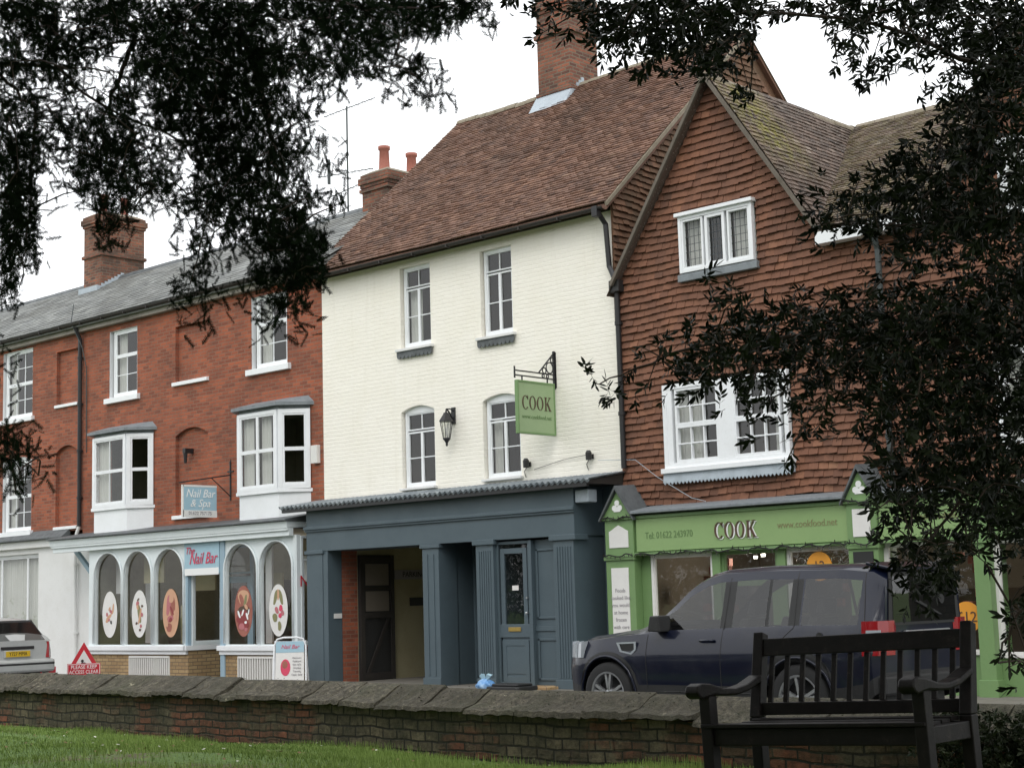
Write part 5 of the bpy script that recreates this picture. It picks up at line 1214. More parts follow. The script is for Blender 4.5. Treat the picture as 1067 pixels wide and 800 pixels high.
mb = MB(); mb.hexa([(-.80, -.60, .97), (-.80, .60, .97), (-.76, .60, .94), (-.76, -.60, .94), (-.47, -.47, 1.345), (-.47, .47, 1.345), (-.42, .47, 1.3), (-.42, -.47, 1.3)]); mb.build('rear_window', 'car_glass', hat, local=True)
mb = MB(); mb.hexa([(-.792, -.64, .95), (-.792, .64, .95), (-.75, .64, .93), (-.75, -.64, .93), (-.455, -.5, 1.365), (-.455, .5, 1.365), (-.41, .5, 1.3), (-.41, -.5, 1.3)]); mb.build('window_seal', 'trim', hat, local=True)
mb = MB(); mb.box(-.88, -.7, -.80, .80, .34, .60); mb.build('bumper', 'silver', hat, local=True, bevel=.05)
mb = MB(); mb.box(-.885, -.86, -.78, .78, .49, .53); mb.build('bumper_strip', 'trim', hat, local=True, bevel=.008)
mb = MB(); mb.box(-.82, -.79, -.36, .36, .80, .86); mb.build('tailgate_handle', 'trim', hat, local=True, bevel=.01)
mb = MB(); mb.box(-.825, -.8, -.30, .30, .64, .785); mb.build('plate_surround', 'silver', hat, local=True, bevel=.01)
mb = MB(); mb.box(-.835, -.822, -.26, .26, .66, .77); np2 = mb.build('number_plate', 'plate_yellow', hat, local=True)
plate_text(hat, np2, 'Y727 MMA', -.837, .715, .1)
for s in (1, -1):
    m_ = MB()
    m_.hexa([(-.60, s*.72, .62), (-.79, s*.6, .62), (-.83, s*.68, .62), (-.62, s*.852, .62), (-.60, s*.72, .95), (-.78, s*.62, .95), (-.815, s*.69, .93), (-.64, s*.80, .95)]); m_.build('tail_light', 'lamp_red', hat, local=True, bevel=.01)
    m_ = MB(); m_.box(1.5, 1.62, min(s*.84, s*.98), max(s*.84, s*.98), .93, 1.05); m_.build('wing_mirror', 'silver', hat, local=True, bevel=.03)

# ================================================================== SIGNS AND SMALL THINGS
CAM = Vector((18.4, -20.32, 1.55))
def face_cam(x, y, extra=0): return math.atan2(CAM.y-y, CAM.x-x)+PI/2+extra
def lt(mb_, name, mat, root): return mb_.build(name, mat, root, local=True, bevel=0)
# warning sign
t = thing('road_sign', 'red and white triangle road sign on a folding frame reading please keep access clear', 'sign', (-10.55, -2.2, .03), face_cam(-10.55, -2.2))
mb = MB(); tri = lambda r, cz: [(r*math.sin(a), cz+r*math.cos(a)) for a in (0, 2*PI/3, 4*PI/3)]
mb.prism(tri(.36, .52), 'y', -.01, .01); lt(mb, 'triangle', 'sign_red', t)
mb = MB(); mb.prism(tri(.20, .52), 'y', -.014, -.011); lt(mb, 'triangle_centre', 'board_white', t)
mb = MB(); mb.lathe([(0, -.003), (.03, -.003), (.03, 0)], (-.03, -.016, .5), axis='y', n=12); mb.prism([(-.06, .44), (.06, .44), (.02, .47), (-.05, .47)], 'y', -.018, -.015); lt(mb, 'symbol', 'ink', t)
mb = MB(); mb.box(-.33, .33, -.035, -.018, .2, .45); pl_ = lt(mb, 'text_plate', 'sign_red', t)
mb = MB(); mb.box(-.32, .32, -.037, -.035, .21, .22); mb.box(-.32, .32, -.037, -.035, .43, .44); mb.box(-.32, -.31, -.037, -.035, .21, .44); mb.box(.31, .32, -.037, -.035, .21, .44); lt(mb, 'border', 'white_ink', t)
mb = text_mb('PLEASE KEEP', .105, (0, -.04, .375), xs=.88); text_mb('ACCESS CLEAR', .105, (0, -.04, .275), xs=.82, mb=mb); lt(mb, 'lettering', 'white_ink', t)
for s in (-1, 1):
    mb = MB(); mb.tube([(s*.28, 0, .4), (s*.34, -.05, 0)], .012, 6); mb.tube([(s*.28, 0.01, .4), (s*.34, .3, 0)], .012, 6); lt(mb, 'leg', 'trim', t)
t2 = thing('barrier_board', 'low red and white barrier board lying beside the triangle road sign', 'barrier', (-11.9, -2.9, .05), face_cam(-11.9, -2.9, .12))
mb = MB(); mb.box(-.65, .75, -.02, .02, .2, .36); lt(mb, 'board', 'sign_red', t2)
mb = MB(); mb.prism([(-.55, .21), (-.3, .21), (-.1, .35), (-.35, .35)], 'y', -.024, -.021); lt(mb, 'stripe', 'white_ink', t2)
for s in (-.5, .6): mb = MB(); mb.box(s-.02, s+.02, -.15, .15, 0, .04); mb.box(s-.02, s+.02, -.018, .018, .04, .22); lt(mb, 'leg', 'trim', t2)
# A-board
t = thing('pavement_sign', 'white framed pavement sign with pink nail photo outside the nail bar', 'sign', (-4.72, -1.55, .08), face_cam(-4.72, -1.55, -.12))
mb = MB()
mb.tube([(-.3, .0, 0), (-.29, .12, .72), (-.24, .13, .84), (-.12, .135, .87), (.12, .135, .87), (.24, .13, .84), (.29, .12, .72), (.3, 0, 0)], .018, 8)
mb.tube([(-.3, .45, 0), (-.28, .17, .8), (.28, .17, .8), (.3, .45, 0)], .016, 8); lt(mb, 'frame', 'white_paint', t)
def ab(x, z, o=0): return (x, z*.16-.005-o, z)
mb = MB(); mb.hexa([ab(-.26, .05), ab(.26, .05), (.26, .03, .05), (-.26, .03, .05), ab(-.26, .8), ab(.26, .8), (.26, .145, .8), (-.26, .145, .8)]); lt(mb, 'board', 'board_white', t)
mb = MB(); mb.hexa([ab(-.26, .6, .004), ab(.26, .6, .004), ab(.26, .6, .002), ab(-.26, .6, .002), ab(-.26, .8, .004), ab(.26, .8, .004), ab(.26, .8, .002), ab(-.26, .8, .002)]); lt(mb, 'board_header', 'board_blue', t)
mb = MB(); poly = [ab(-.08+.09*math.cos(a), .33+.15*math.sin(a), .006) for a in np.linspace(0, 2*PI, 25)[:-1]]; mb.face(poly); lt(mb, 'photo', 'pink_ink', t)
mb = MB(); mb.face([ab(-.09+.05*math.cos(a), .38+.07*math.sin(a), .008) for a in np.linspace(0, 2*PI, 19)[:-1]]); lt(mb, 'photo_spot', 'terracotta', t)
mb = text_mb('Nail Bar', .1, ab(0, .7, .008), v=(0, .16, 1), shear=.3); lt(mb, 'lettering', 'pink_ink', t)
mb = MB()
for k, s_ in enumerate(['Manicure', 'Pedicure', 'Gel nails', 'Waxing', 'Tanning', 'Open daily']): text_mb(s_, .045, ab(.13, .5-k*.06, .008), v=(0, .16, 1), mb=mb)
lt(mb, 'lettering', 'grey_ink', t)
# hanging sign of the cook shop, projecting from the wall
HX = .62
t = thing('hanging_sign', 'green hanging sign with brown serif letters on an iron bracket on the cream wall', 'sign', (HX, 0, 5.0))
def at_y(s): return -s
mb = MB(); mb.box(HX-.02, HX+.02, -.03, 0, 5.08, 5.74); mb.box(HX-.04, HX+.04, -.01, 0, 5.1, 5.72)
LEN = 1.02
mb.tube([(HX, -.02, 5.33), (HX, -LEN, 5.33)], .013, 6); mb.tube([(HX, -.02, 5.25), (HX, -LEN, 5.25)], .013, 6); mb.tube([(HX, -LEN, 5.2), (HX, -LEN, 5.4)], .016, 6)
mb.tube([(HX, -.02, 5.7), (HX, -.42, 5.33)], .015, 6)
for (cy, cz, r) in ((-.13, 5.44, .095), (-.06, 5.58, .045), (-.27, 5.385, .05), (-.19, 5.29, .03), (-.3, 5.29, .03)):
    mb.tube([(HX, cy+r*math.cos(a)*.9, cz+r*math.sin(a)) for a in np.linspace(0, 2*PI, 19)], .011, 5, caps=False)
br_ = mb.build('bracket', 'black_metal', t)
BY0, BY1, BZ0, BZ1 = -.98, -.06, 4.30, 5.14
mb = MB(); mb.box(HX-.025, HX+.025, BY0, BY1, BZ0, BZ1); bd = mb.build('board', 'sign_green', t, bevel=.004)
mb = MB()
for a, b, c, d_ in ((BY0-.015, BY1+.015, BZ1-.005, BZ1+.03), (BY0-.015, BY1+.015, BZ0-.03, BZ0+.005), (BY0-.015, BY0+.015, BZ0, BZ1), (BY1-.015, BY1+.015, BZ0, BZ1)): mb.box(HX-.035, HX+.035, a, b, c, d_)
mb.build('frame', 'green_paint', t, bevel=.005)
mb = MB()
for y in (-.84, -.2): mb.tube([(HX, y, 5.16), (HX, y, 5.26)], .014, 6)
mb.build('hook', 'black_metal', t)
yc = (BY0+BY1)/2
cook_mb(.235, (HX+.03, yc, 4.80), u=(0, 1, 0), xs=1.15, depth=.006).build('lettering', 'brown_ink', bd)
text_mb('www.cookfood.net', .1, (HX+.028, yc, 4.56), u=(0, 1, 0), xs=.95).build('lettering', 'faded_ink', bd)
cook_mb(.235, (HX-.03, yc, 4.80), u=(0, -1, 0), xs=1.15, depth=.006).build('lettering', 'brown_ink', bd)
# blue hanging sign of the nail bar
NX = -8.5
t = thing('hanging_sign', 'pale blue and white hanging sign on a black bracket on the red brick wall', 'sign', (NX, 0, 4))
mb = MB(); mb.box(NX-.015, NX+.015, -.025, 0, 3.75, 4.56); mb.tube([(NX, 0, 4.28), (NX, -1.3, 4.08)], .014, 6); mb.tube([(NX, 0, 3.82), (NX, -.5, 4.2)], .012, 6); mb.tube([(NX, 0, 4.5), (NX, .0, 4.6)], .014, 5); mb.box(NX-.1, NX+.1, -.02, 0, 4.34, 4.37)
mb.build('bracket', 'black_metal', t)
mb = MB(); mb.box(NX-.02, NX+.02, -1.22, -.38, 3.39, 4.03); bd = mb.build('board', 'board_blue', t, bevel=.004)
mb = MB(); mb.box(NX-.024, NX+.024, -1.222, -.378, 3.38, 3.52); mb.box(NX-.024, NX+.024, -1.235, -1.205, 3.38, 4.04); mb.box(NX-.024, NX+.024, -1.222, -.378, 4.0, 4.04); mb.build('border', 'board_white', t)
text_mb('Nail Bar', .24, (NX+.024, -.8, 3.86), u=(0, 1, 0), shear=.3, xs=.9).build('lettering', 'white_ink', bd)
text_mb('& Spa', .22, (NX+.024, -.8, 3.66), u=(0, 1, 0), shear=.3).build('lettering', 'white_ink', bd)
text_mb('01622 757175', .1, (NX+.028, -.8, 3.46), u=(0, 1, 0)).build('lettering', 'grey_ink', bd)
# lantern
LX = -1.85
t = thing('wall_lantern', 'black lantern on a scrolled arm between the lower windows of the cream wall', 'lantern', (LX, 0, 4.7))
mb = MB(); mb.box(LX-.045, LX+.045, -.03, 0, 4.72, 5.02); mb.tube([(LX, -.02, 4.78), (LX, -.1, 4.9), (LX, -.18, 4.98), (LX, -.2, 4.96)], .016, 6); mb.tube([(LX, -.02, 4.95), (LX, -.1, 4.99), (LX, -.2, 4.98)], .012, 6); mb.build('wall_bracket', 'black_metal', t)
cx, cy = LX, -.2
mb = MB(); mb.lathe([(0, .31), (.012, .31), (.02, .26), (.05, .25), (.06, .22), (.13, .11), (.135, .09), (0, .09)], (cx, cy, 4.66), n=6)
for k in range(6):
    a = 2*PI*k/6; mb.tube([(cx+.12*math.cos(a), cy+.12*math.sin(a), 4.76), (cx+.065*math.cos(a), cy+.065*math.sin(a), 4.45)], .009, 4)
mb.lathe([(0, .0), (.07, 0), (.075, -.02), (.04, -.06), (.02, -.1), (.025, -.13), (0, -.16)], (cx, cy, 4.455), n=6); mb.build('lantern_frame', 'black_metal', t)
mb = MB(); mb.lathe([(.112, 4.755), (.06, 4.46)], (cx, cy, 0), n=6); mb.build('lantern_glass', 'lamp_glass', t)
mb = MB(); mb.lathe([(0, .0), (.02, 0), (.03, .08), (.022, .13), (0, .15)], (cx, cy, 4.5), n=8); mb.build('lamp_bulb', 'board_white', t)
for (x, z, lab) in ((-.02, 3.84, 'small black spotlight on the cream wall just right of the lower right window'), (1.4, 3.86, 'small black spotlight on the cream wall close to the drainpipe')):
    t = thing('spotlight', lab, 'light', (x, 0, z), group='spotlights above the corrugated canopy')
    mb = MB(); mb.lathe([(0, 0), (.05, 0), (.055, .12), (.03, .16), (0, .16)], (x, -.1, z-.06), n=10); mb.build('lamp_head', 'black_metal', t)
    mb = MB(); mb.box(x-.03, x+.03, -.03, 0, z-.04, z+.04); mb.tube([(x, 0, z), (x, -.1, z+.02)], .01, 5); mb.tube([(x-.03, -.01, z), (x-.12, -.02, z-.12), (x-.08, -.02, z-.22)], .008, 4); mb.build('fixing', 'black_metal', t)
# aerial
t = thing('television_aerial', 'tall thin television aerial on a mast beside the twin pot chimney', 'aerial', (-8.75, 3.6, 10.5))
mb = MB(); mb.tube([(-8.75, 3.6, 10.3), (-8.75, 3.6, 13.1)], .022, 6); mb.build('mast', 'pipe_grey', t)
for z, L, a, ex in ((13.05, 1.5, .5, .3), (11.5, 2.2, 2.9, .4), (11.1, 1.6, .1, .35)):
    mb = MB(); d_ = Vector((math.cos(a), math.sin(a)*.4, .12)).normalized(); o_ = Vector((-8.75, 3.6, z)); mb.tube([o_-d_*L*.45, o_+d_*L*.55], .012, 5)
    for k in range(8):
        p = o_+d_*(L*(-.42+k*.125)); e = Vector((-.25, .9, .1)).normalized()*.16; mb.tube([p-e, p+e], .006, 4)
    mb.build('antenna', 'pipe_grey', t)
mb = MB(); mb.box(-9.42, -9.38, 3.55, 3.62, 11.35, 11.95); mb.build('reflector', 'pipe_grey', t)
# cable from white house to the green gablet
mb = MB(); pts = [(1.6, -.1, 3.78), (2.4, -.12, 3.72), (2.9, -.2, 3.4), (3.6, -.25, 3.02), (3.9, -.3, 2.95)]; mb.tube(pts, .005, 5); tag(mb.build('cable', 'lead_light'), 'thin pale cable sagging across the red tiles above the green fascia', 'cable')
mb = MB(); mb.tube([(.1, -.03, 3.74), (.8, -.03, 3.86), (1.35, -.03, 3.9)], .005, 5); tag(mb.build('cable', 'black_metal'), 'thin black cable along the cream wall between the two spotlights', 'cable')
# fairy lights
def garland(label, x0, x1, z, y):
    t = thing('string_lights', label, 'lights', ((x0+x1)/2, y, z), group='dark string lights along the green shopfront')
    m_ = MB(); n = int((x1-x0)/.05)+2; P_ = [(x0+(x1-x0)*k/n, y+random.uniform(-.01, .01), z+.018*math.sin(k*.7)+random.uniform(-.012, .012)) for k in range(n+1)]
    m_.tube(P_, .011, 5); m_.build('wire', 'ink', t)
    for p in P_[::2]:
        m_ = MB(); d_ = random.choice((-1, 1)); m_.tube([p, (p[0]+random.uniform(-.02, .02), p[1]-.01, p[2]+d_*.045)], .008, 4); m_.build('bulb', 'gutter', t)
garland('dark string of unlit fairy lights under the wide green fascia', 2.66, 6.5, 2.175, GY-.02)
garland('short dark string of fairy lights round the left green pilaster', 2.03, 2.64, 2.17, GY-.06)
garland('short dark string of fairy lights on the green pilaster behind the car', 6.48, 7.0, 2.17, GY-.06)
garland('dark string of fairy lights at the foot of the left gablet', 2.03, 2.64, 2.77, GY-.06)
garland('dark string of fairy lights at the foot of the right gablet', 6.48, 7.0, 2.77, GY-.06)
# price discs
def disc(lab, x, y, z, r, txt, grp='orange price discs in the green shop windows'):
    t = thing('price_sign', lab, 'price sign', (x, y, z), group=grp)
    m_ = MB(); m_.lathe([(0, -.006), (r, -.006), (r, .006), (0, .006)], (x, y, z), axis='y', n=32); m_.build('disc', 'orange', t)
    if txt: text_mb(txt, r*.95, (x, y-.009, z+.0)).build('lettering', 'brown_ink', t)
disc('round orange price disc in the shop window above the car roof', 5.95, GY+.1, 1.88, .21, '12')
disc('round orange price disc reading 12 right of the car', 8.2, GY+.1, 1.12, .21, '\u00a312')
# nail bar window pictures
def oval(x, lab, cols, base):
    t = thing('window_picture', lab, 'poster', (x, FY+.045, 1.45), group='oval pictures in the arched shop windows')
    rx, rz_ = .285, .5; yy = FY+.04
    m_ = MB(); m_.prism([(x+rx*math.cos(a), 1.45+rz_*math.sin(a)) for a in np.linspace(0, 2*PI, 41)[:-1]], 'y', yy-.004, yy); m_.build('oval_card', base, t)
    R_ = random.Random(int(abs(x)*100)); byc = {}
    for i_, (c_, dx, dz, sx, sz, an) in enumerate(cols):
        m_ = byc.setdefault(c_, MB()); y2 = yy-.0055-.0008*i_; ca, sa = math.cos(an), math.sin(an)
        m_.face([(x+dx+(sx*math.cos(a)*(1+.12*math.sin(3*a+i_)))*ca-(sz*math.sin(a))*sa, y2, 1.45+dz+(sx*math.cos(a))*sa+(sz*math.sin(a)*(1+.1*math.cos(2*a)))*ca) for a in np.linspace(0, 2*PI, 25)[:-1]])
    for c_, m_ in byc.items(): m_.build('motif', c_, t, recalc=False)
oval(-11.83, 'white oval picture with a small pink flower drawing, leftmost of the arched windows', [('skin', -.02, -.05, .12, .04, .5), ('rose', .05, .06, .07, .04, -.4), ('skin', .13, .12, .03, .13, -.2), ('rose', -.1, -.0, .04, .05, .2), ('skin', -.1, -.14, .05, .04, .2), ('ink', .06, -.17, .03, .045, .3), ('rose', -.02, -.12, .04, .03, .3), ('skin', .0, .12, .05, .03, .9)], 'board_white')
oval(-10.7, 'white oval picture with a brown branch and dark leaves in the second arched window', [('tan_ink', 0, 0, .06, .22, .2), ('skin', .02, -.05, .035, .2, -.3), ('brown_ink', .1, .16, .04, .03, 0), ('rose', -.07, .22, .06, .05, .4), ('brown_ink', -.1, -.2, .04, .03, .4), ('rose', .06, -.26, .04, .04, .9), ('skin', -.06, .14, .04, .06, .3), ('brown_ink', .03, -.34, .04, .03, .1), ('rose', .1, -.02, .04, .05, .1), ('brown_ink', -.04, .3, .05, .02, .6)], 'board_white')
oval(-9.56, 'orange pink oval picture of a hand in the third arched window from the left', [('terracotta', .06, .12, .1, .26, .1), ('rose', -.08, .16, .07, .24, -.15), ('skin', .02, .3, .08, .1, 0), ('rose', -.02, -.12, .12, .07, .3), ('deep_red', .0, -.14, .06, .05, .5), ('skin', .16, -.05, .06, .12, 0), ('terracotta', -.05, -.3, .1, .1, 0), ('deep_red', .05, .05, .03, .12, .6), ('skin', -.13, -.2, .04, .1, .2)], 'skin')
oval(-7.1, 'oval picture of red and white nails under orange hair right of the shop door', [('skin', .0, .27, .17, .16, 0), ('terracotta', -.05, .2, .06, .16, .4), ('tan_ink', .06, .2, .04, .14, -.3), ('brown_ink', .0, .02, .2, .09, .1), ('deep_red', -.04, -.1, .19, .12, .4), ('white_ink', -.14, -.06, .03, .09, .5), ('white_ink', -.02, -.03, .025, .08, -.5), ('white_ink', .12, -.1, .03, .08, .4), ('white_ink', .17, -.02, .02, .07, -.3), ('deep_red', 0, -.25, .17, .12, 0), ('rose', -.05, -.3, .09, .07, 0), ('white_ink', .08, -.22, .04, .03, 0), ('rose', .09, -.36, .05, .04, 0), ('skin', .1, .08, .04, .07, .8)], 'terracotta')
oval(-6.01, 'white oval picture with tan straps and a magenta flower in the rightmost arched window', [('tan_ink', -.08, .25, .05, .17, -.35), ('tan_ink', .08, .25, .05, .17, .35), ('skin', 0, .3, .03, .12, 0), ('pink_ink', .08, .04, .055, .07, 0), ('rose', .13, -.05, .05, .06, .4), ('pink_ink', .06, -.1, .05, .05, .4), ('rose', -.04, .0, .05, .08, .6), ('tan_ink', -.1, -.14, .07, .09, .3), ('tan_ink', .04, -.3, .05, .1, 0)], 'board_white')
# blue bag
t = thing('plastic_bag', 'crumpled pale blue plastic bag left on the ground by the slate blue doors', 'bag', (.32, -1.6, .05))
m_ = MB(); nn, mm = 26, 14
for j in range(mm+1):
    for i_ in range(nn):
        a = 2*PI*i_/nn; v = j/mm; r = .17*math.sin(PI*min(1, v*1.02))**.6*(1+.12*math.sin(a*5+v*7)+.08*math.sin(a*9-v*11)); m_.v.append((.0+r*math.cos(a), r*math.sin(a)*.8, .23*v+.01*math.sin(a*7)))
for j in range(mm):
    for i_ in range(nn): m_.f.append((j*nn+i_, j*nn+(i_+1) % nn, (j+1)*nn+(i_+1) % nn, (j+1)*nn+i_)); m_.t.append(.5); m_.mo.append(0)
m_.build('sack', 'bag_blue', t, smooth=True, local=True)
m_ = MB(); m_.hexa([(.0, -.02, .2), (.05, -.02, .2), (.05, .02, .2), (0, .02, .2), (.06, -.04, .3), (.14, -.02, .27), (.13, .03, .29), (.05, .02, .31)]); m_.hexa([(-.05, -.02, .2), (0, -.02, .2), (0, .02, .2), (-.05, .02, .2), (-.11, -.03, .27), (-.05, -.04, .31), (-.05, .03, .3), (-.11, .02, .28)]); m_.build('bag_handle', 'board_blue', t, local=True)
m_ = MB(); m_.box(.42, 1.15, -1.7, -1.25, .09, .16); m_.box(.5, 1.08, -1.66, -1.3, .16, .2); tag(m_.build('door_mat', 'trim', bevel=.02), 'dark folded mat on the pavement outside the slate blue front door', 'mat')
# ================================================================== TREES
Xc = Vector((0.73129393, 0.6814575, -0.02872051)); Yc = Vector((0.11213038, -0.07858195, 0.99058147)); Zc = Vector((0.67278226, -0.72762666, -0.13387859))
FOC = 1650.0
def at_px(px, py, dist):     # a point of the crown, from its direction seen from the path and its distance
    v = Xc*(px-533.5)-Yc*(py-400)-Zc*FOC
    return CAM+v*(dist/FOC)
LEFT = '''
9995899788999989989999988311
6995878798999966789978850400
8597863799999987578961000000
7676534899999997777752000000
5657336679999964551010000000
7755468499999875410000000000
7767777478999875300000000000
8876788667999886420000000000
9855888663899886440000000000
9824787774789975220000000000
9821476546888886550000000000
9810165104678888300000000000
9710053003656788810000000000
8610000002642679820000000000
8200000004512779700000000000
6000000005433376100000000000
1000000003410443200000000000
0000000001100213100000000000
2000000000000000000000000000
2000000000000000000000000000
2000000000000000000000000000
1000000000000000000000000000
6300000000000000000000000000
7520000000000000000000000000
5420000000000000000000000000
3310000000000000000000000000
1100000000000000000000000000
'''.split()
RIGHT = '''
456889999998766678789999999
323788889997100367467689999
101456888985000066347579999
000234446760000026545268998
000011012235000004211378888
000000000001000001001489887
000000000000000000001378876
000000000000000000124689887
000000000000000001578899986
000000000000000204678899885
000000000000002557899999999
000000000000003667899999988
000000000000001235578888767
000000000000000001356554568
000000000430000002333356888
000000000353124455677889999
000000003345678888899999999
000000144677888889999999999
000000456877788899999999999
000423246757667877899999999
000052023325546556789999999
000000001114445445678899999
000000000002125424678888887
000000000000021001578899987
000000000000220001677899988
000000000000000001688889999
000000000000000002477778999
000000000000000000455577889
000000000000000000357765557
000000000000000000157762124
000000000000000000046630024
000000000000000000023310036
000000000000000000000000245
000000000000000000000000034
000000000000000000000000244
000000000000000000000000022
'''.split()
def anchors(mask, x0, k, d0, d1, rnd, mdepth, gamma=1.35):
    out = []
    for r, row in enumerate(mask):
        for c, ch in enumerate(row):
            v = int(ch)
            if not v: continue
            e = k*(v/9)**gamma; n = int(e)+(rnd.random() < e-int(e))
            sh = mdepth(c, r)
            for _ in range(n): out.append((x0+(c+rnd.random())*20, (r+rnd.random())*20, d0+sh+rnd.random()*(d1-d0)))
    return out
def mesh_np(name, V, F, tone, mat, parent, nper=4):
    me = bpy.data.meshes.new(name); o = origin_of(parent); V = V-np.array([o.x, o.y, o.z])
    nf = len(F); me.vertices.add(len(V)); me.vertices.foreach_set('co', V.astype(np.float32).ravel())
    me.loops.add(nf*nper); me.loops.foreach_set('vertex_index', F.astype(np.int32).ravel())
    me.polygons.add(nf); me.polygons.foreach_set('loop_start', np.arange(0, nf*nper, nper, dtype=np.int32)); me.polygons.foreach_set('loop_total', np.full(nf, nper, dtype=np.int32))
    me.update(calc_edges=True); at = me.attributes.new('tone', 'FLOAT', 'FACE'); at.data.foreach_set('value', tone.astype(np.float32))
    me.materials.append(M[mat]); ob = bpy.data.objects.new(name, me); COL.objects.link(ob)
    if parent is not None: ob.parent = parent
    return ob
def frames(dirs, roll):
    d = dirs/np.linalg.norm(dirs, axis=1, keepdims=True); a = np.where(np.abs(d[:, 2:3]) < .9, np.array([[0, 0, 1.]]), np.array([[1., 0, 0]]))
    u = np.cross(a, d); u /= np.linalg.norm(u, axis=1, keepdims=True); w = np.cross(d, u)
    c, s = np.cos(roll)[:, None], np.sin(roll)[:, None]
    return d, u*c+w*s, -u*s+w*c
def place(tmpl, P, dirs, roll, scale):
    """tmpl: (nq, 4, 3) quads in (along, side, normal) coordinates"""
    d, u, w = frames(dirs, roll); n = len(P)
    T = tmpl[None]*scale[:, None, None, None]
    V = P[:, None, None, :]+T[..., 0:1]*d[:, None, None, :]+T[..., 1:2]*u[:, None, None, :]+T[..., 2:3]*w[:, None, None, :]
    V = V.reshape(-1, 3); F = np.arange(len(V)).reshape(-1, 4); return V, F
def yew_template(seed):
    r = np.random.default_rng(seed); q = []; L = .15; n = 19
    bend = r.uniform(-.02, .02)
    q.append([(0, -.0012, 0), (L, -.0008, bend), (L, .0008, bend), (0, .0012, 0)])
    for k in range(n):
        t = .06+.94*k/n; x = L*t; zc = bend*t
        for s in (-1, 1):
            ln = .030*(1-.35*abs(t-.45))*r.uniform(.8, 1.15); ang = r.uniform(.75, 1.1); wd = .0034
            dx, dy = math.cos(ang)*ln, s*math.sin(ang)*ln; dz = r.uniform(-.006, .006)
            q.append([(x-wd, 0, zc), (x+dx*.9-wd*.8, dy*.9, zc+dz), (x+dx, dy, zc+dz), (x+wd, 0, zc)])
    return np.array(q, float)
def leaf_template(seed):
    r = np.random.default_rng(seed); q = []; L = .11
    q.append([(0, -.002, 0), (L, -.001, 0), (L, .001, 0), (0, .002, 0)])
    for k in range(8):
        t = .25+.75*k/7; x = L*t; a = k*2.4+r.uniform(-.3, .3); ln = r.uniform(.05, .082); wd = ln*.17; op = r.uniform(.5, 1.0) if k < 7 else .15
        dr = np.array([math.cos(op), math.sin(op)*math.cos(a), math.sin(op)*math.sin(a)]); sd = np.cross(dr, r.normal(size=3)); sd /= np.linalg.norm(sd); nn = np.cross(dr, sd)
        b = np.array([x, 0, 0.]); m1 = b+dr*ln*.35+nn*.004; m2 = b+dr*ln*.72+nn*.001; tip = b+dr*ln-nn*.006
        q.append([b, m1+sd*wd-nn*.004, m2+sd*wd*.75-nn*.004, tip]); q.append([tip, m2-sd*wd*.75-nn*.004, m1-sd*wd-nn*.004, b])
    return np.array([[tuple(p) for p in f] for f in q], float)
def foliage(parent, name, pts, tmpls, mat, dirfn, smin, smax, rs):
    P = np.array([tuple(at_px(*p)) for p in pts]); n = len(P); dirs = dirfn(P, n, rs); roll = rs.uniform(0, 6.28, n); sc = rs.uniform(smin, smax, n); tone = rs.random(n)
    Vs, Fs, Ts = [], [], []; off = 0
    for i, T in enumerate(tmpls):
        s = np.arange(n) % len(tmpls) == i
        V, F = place(T, P[s]-dirs[s]/np.linalg.norm(dirs[s], axis=1, keepdims=True)*.05, dirs[s], roll[s], sc[s])
        Vs.append(V); Fs.append(F+off); off += len(V); Ts.append(np.clip(np.repeat(tone[s], len(T))+rs.normal(0, .15, len(F)), 0, 1))
    return P, mesh_np(name, np.concatenate(Vs), np.concatenate(Fs), np.concatenate(Ts), mat, parent)
def limbs(parent, trunk_pts, limb_list, anchors_, nconn, rnd, r0):
    m_ = MB(); m_.tube([p for p, r in trunk_pts], [r for p, r in trunk_pts], 12)
    m_.build('trunk', 'bark', parent, smooth=True)
    m_ = MB(); nodes = []
    for L in limb_list:
        pts = [Vector(p) for p in L]; fine = []
        for a, b in zip(pts, pts[1:]):
            for k in range(5): fine.append(a.lerp(b, k/5)+Vector((rnd.uniform(-.02, .02), rnd.uniform(-.02, .02), rnd.uniform(-.02, .02))))
        fine.append(pts[-1]); n = len(fine); m_.tube(fine, [r0*(1-.86*k/n) for k in range(n)], 7); nodes += fine[4:]
    A_ = [Vector(a) for a in anchors_]; rnd.shuffle(A_); A_ = A_[:nconn]
    A_.sort(key=lambda a: min((a-q).length_squared for q in nodes[::3]))
    NP = np.array([tuple(q) for q in nodes])
    for a in A_:
        av = np.array(tuple(a)); d2 = ((NP-av)**2).sum(1); j = int(d2.argmin()); b = Vector(NP[j]); L = (a-b).length
        if L < .02 or L > 1.6: continue
        mid = a.lerp(b, .5)+Vector((rnd.uniform(-.08, .08)*L, rnd.uniform(-.08, .08)*L, .10*L)); m_.tube([b, mid, a], [.004+.006*L, .004+.003*L, .0022], 4, caps=False)
        NP = np.vstack([NP, np.array([tuple(mid), tuple(a)])])
    return m_.build('branches', 'bark', parent, recalc=False)
rs = np.random.default_rng(5); rnd = random.Random(3)
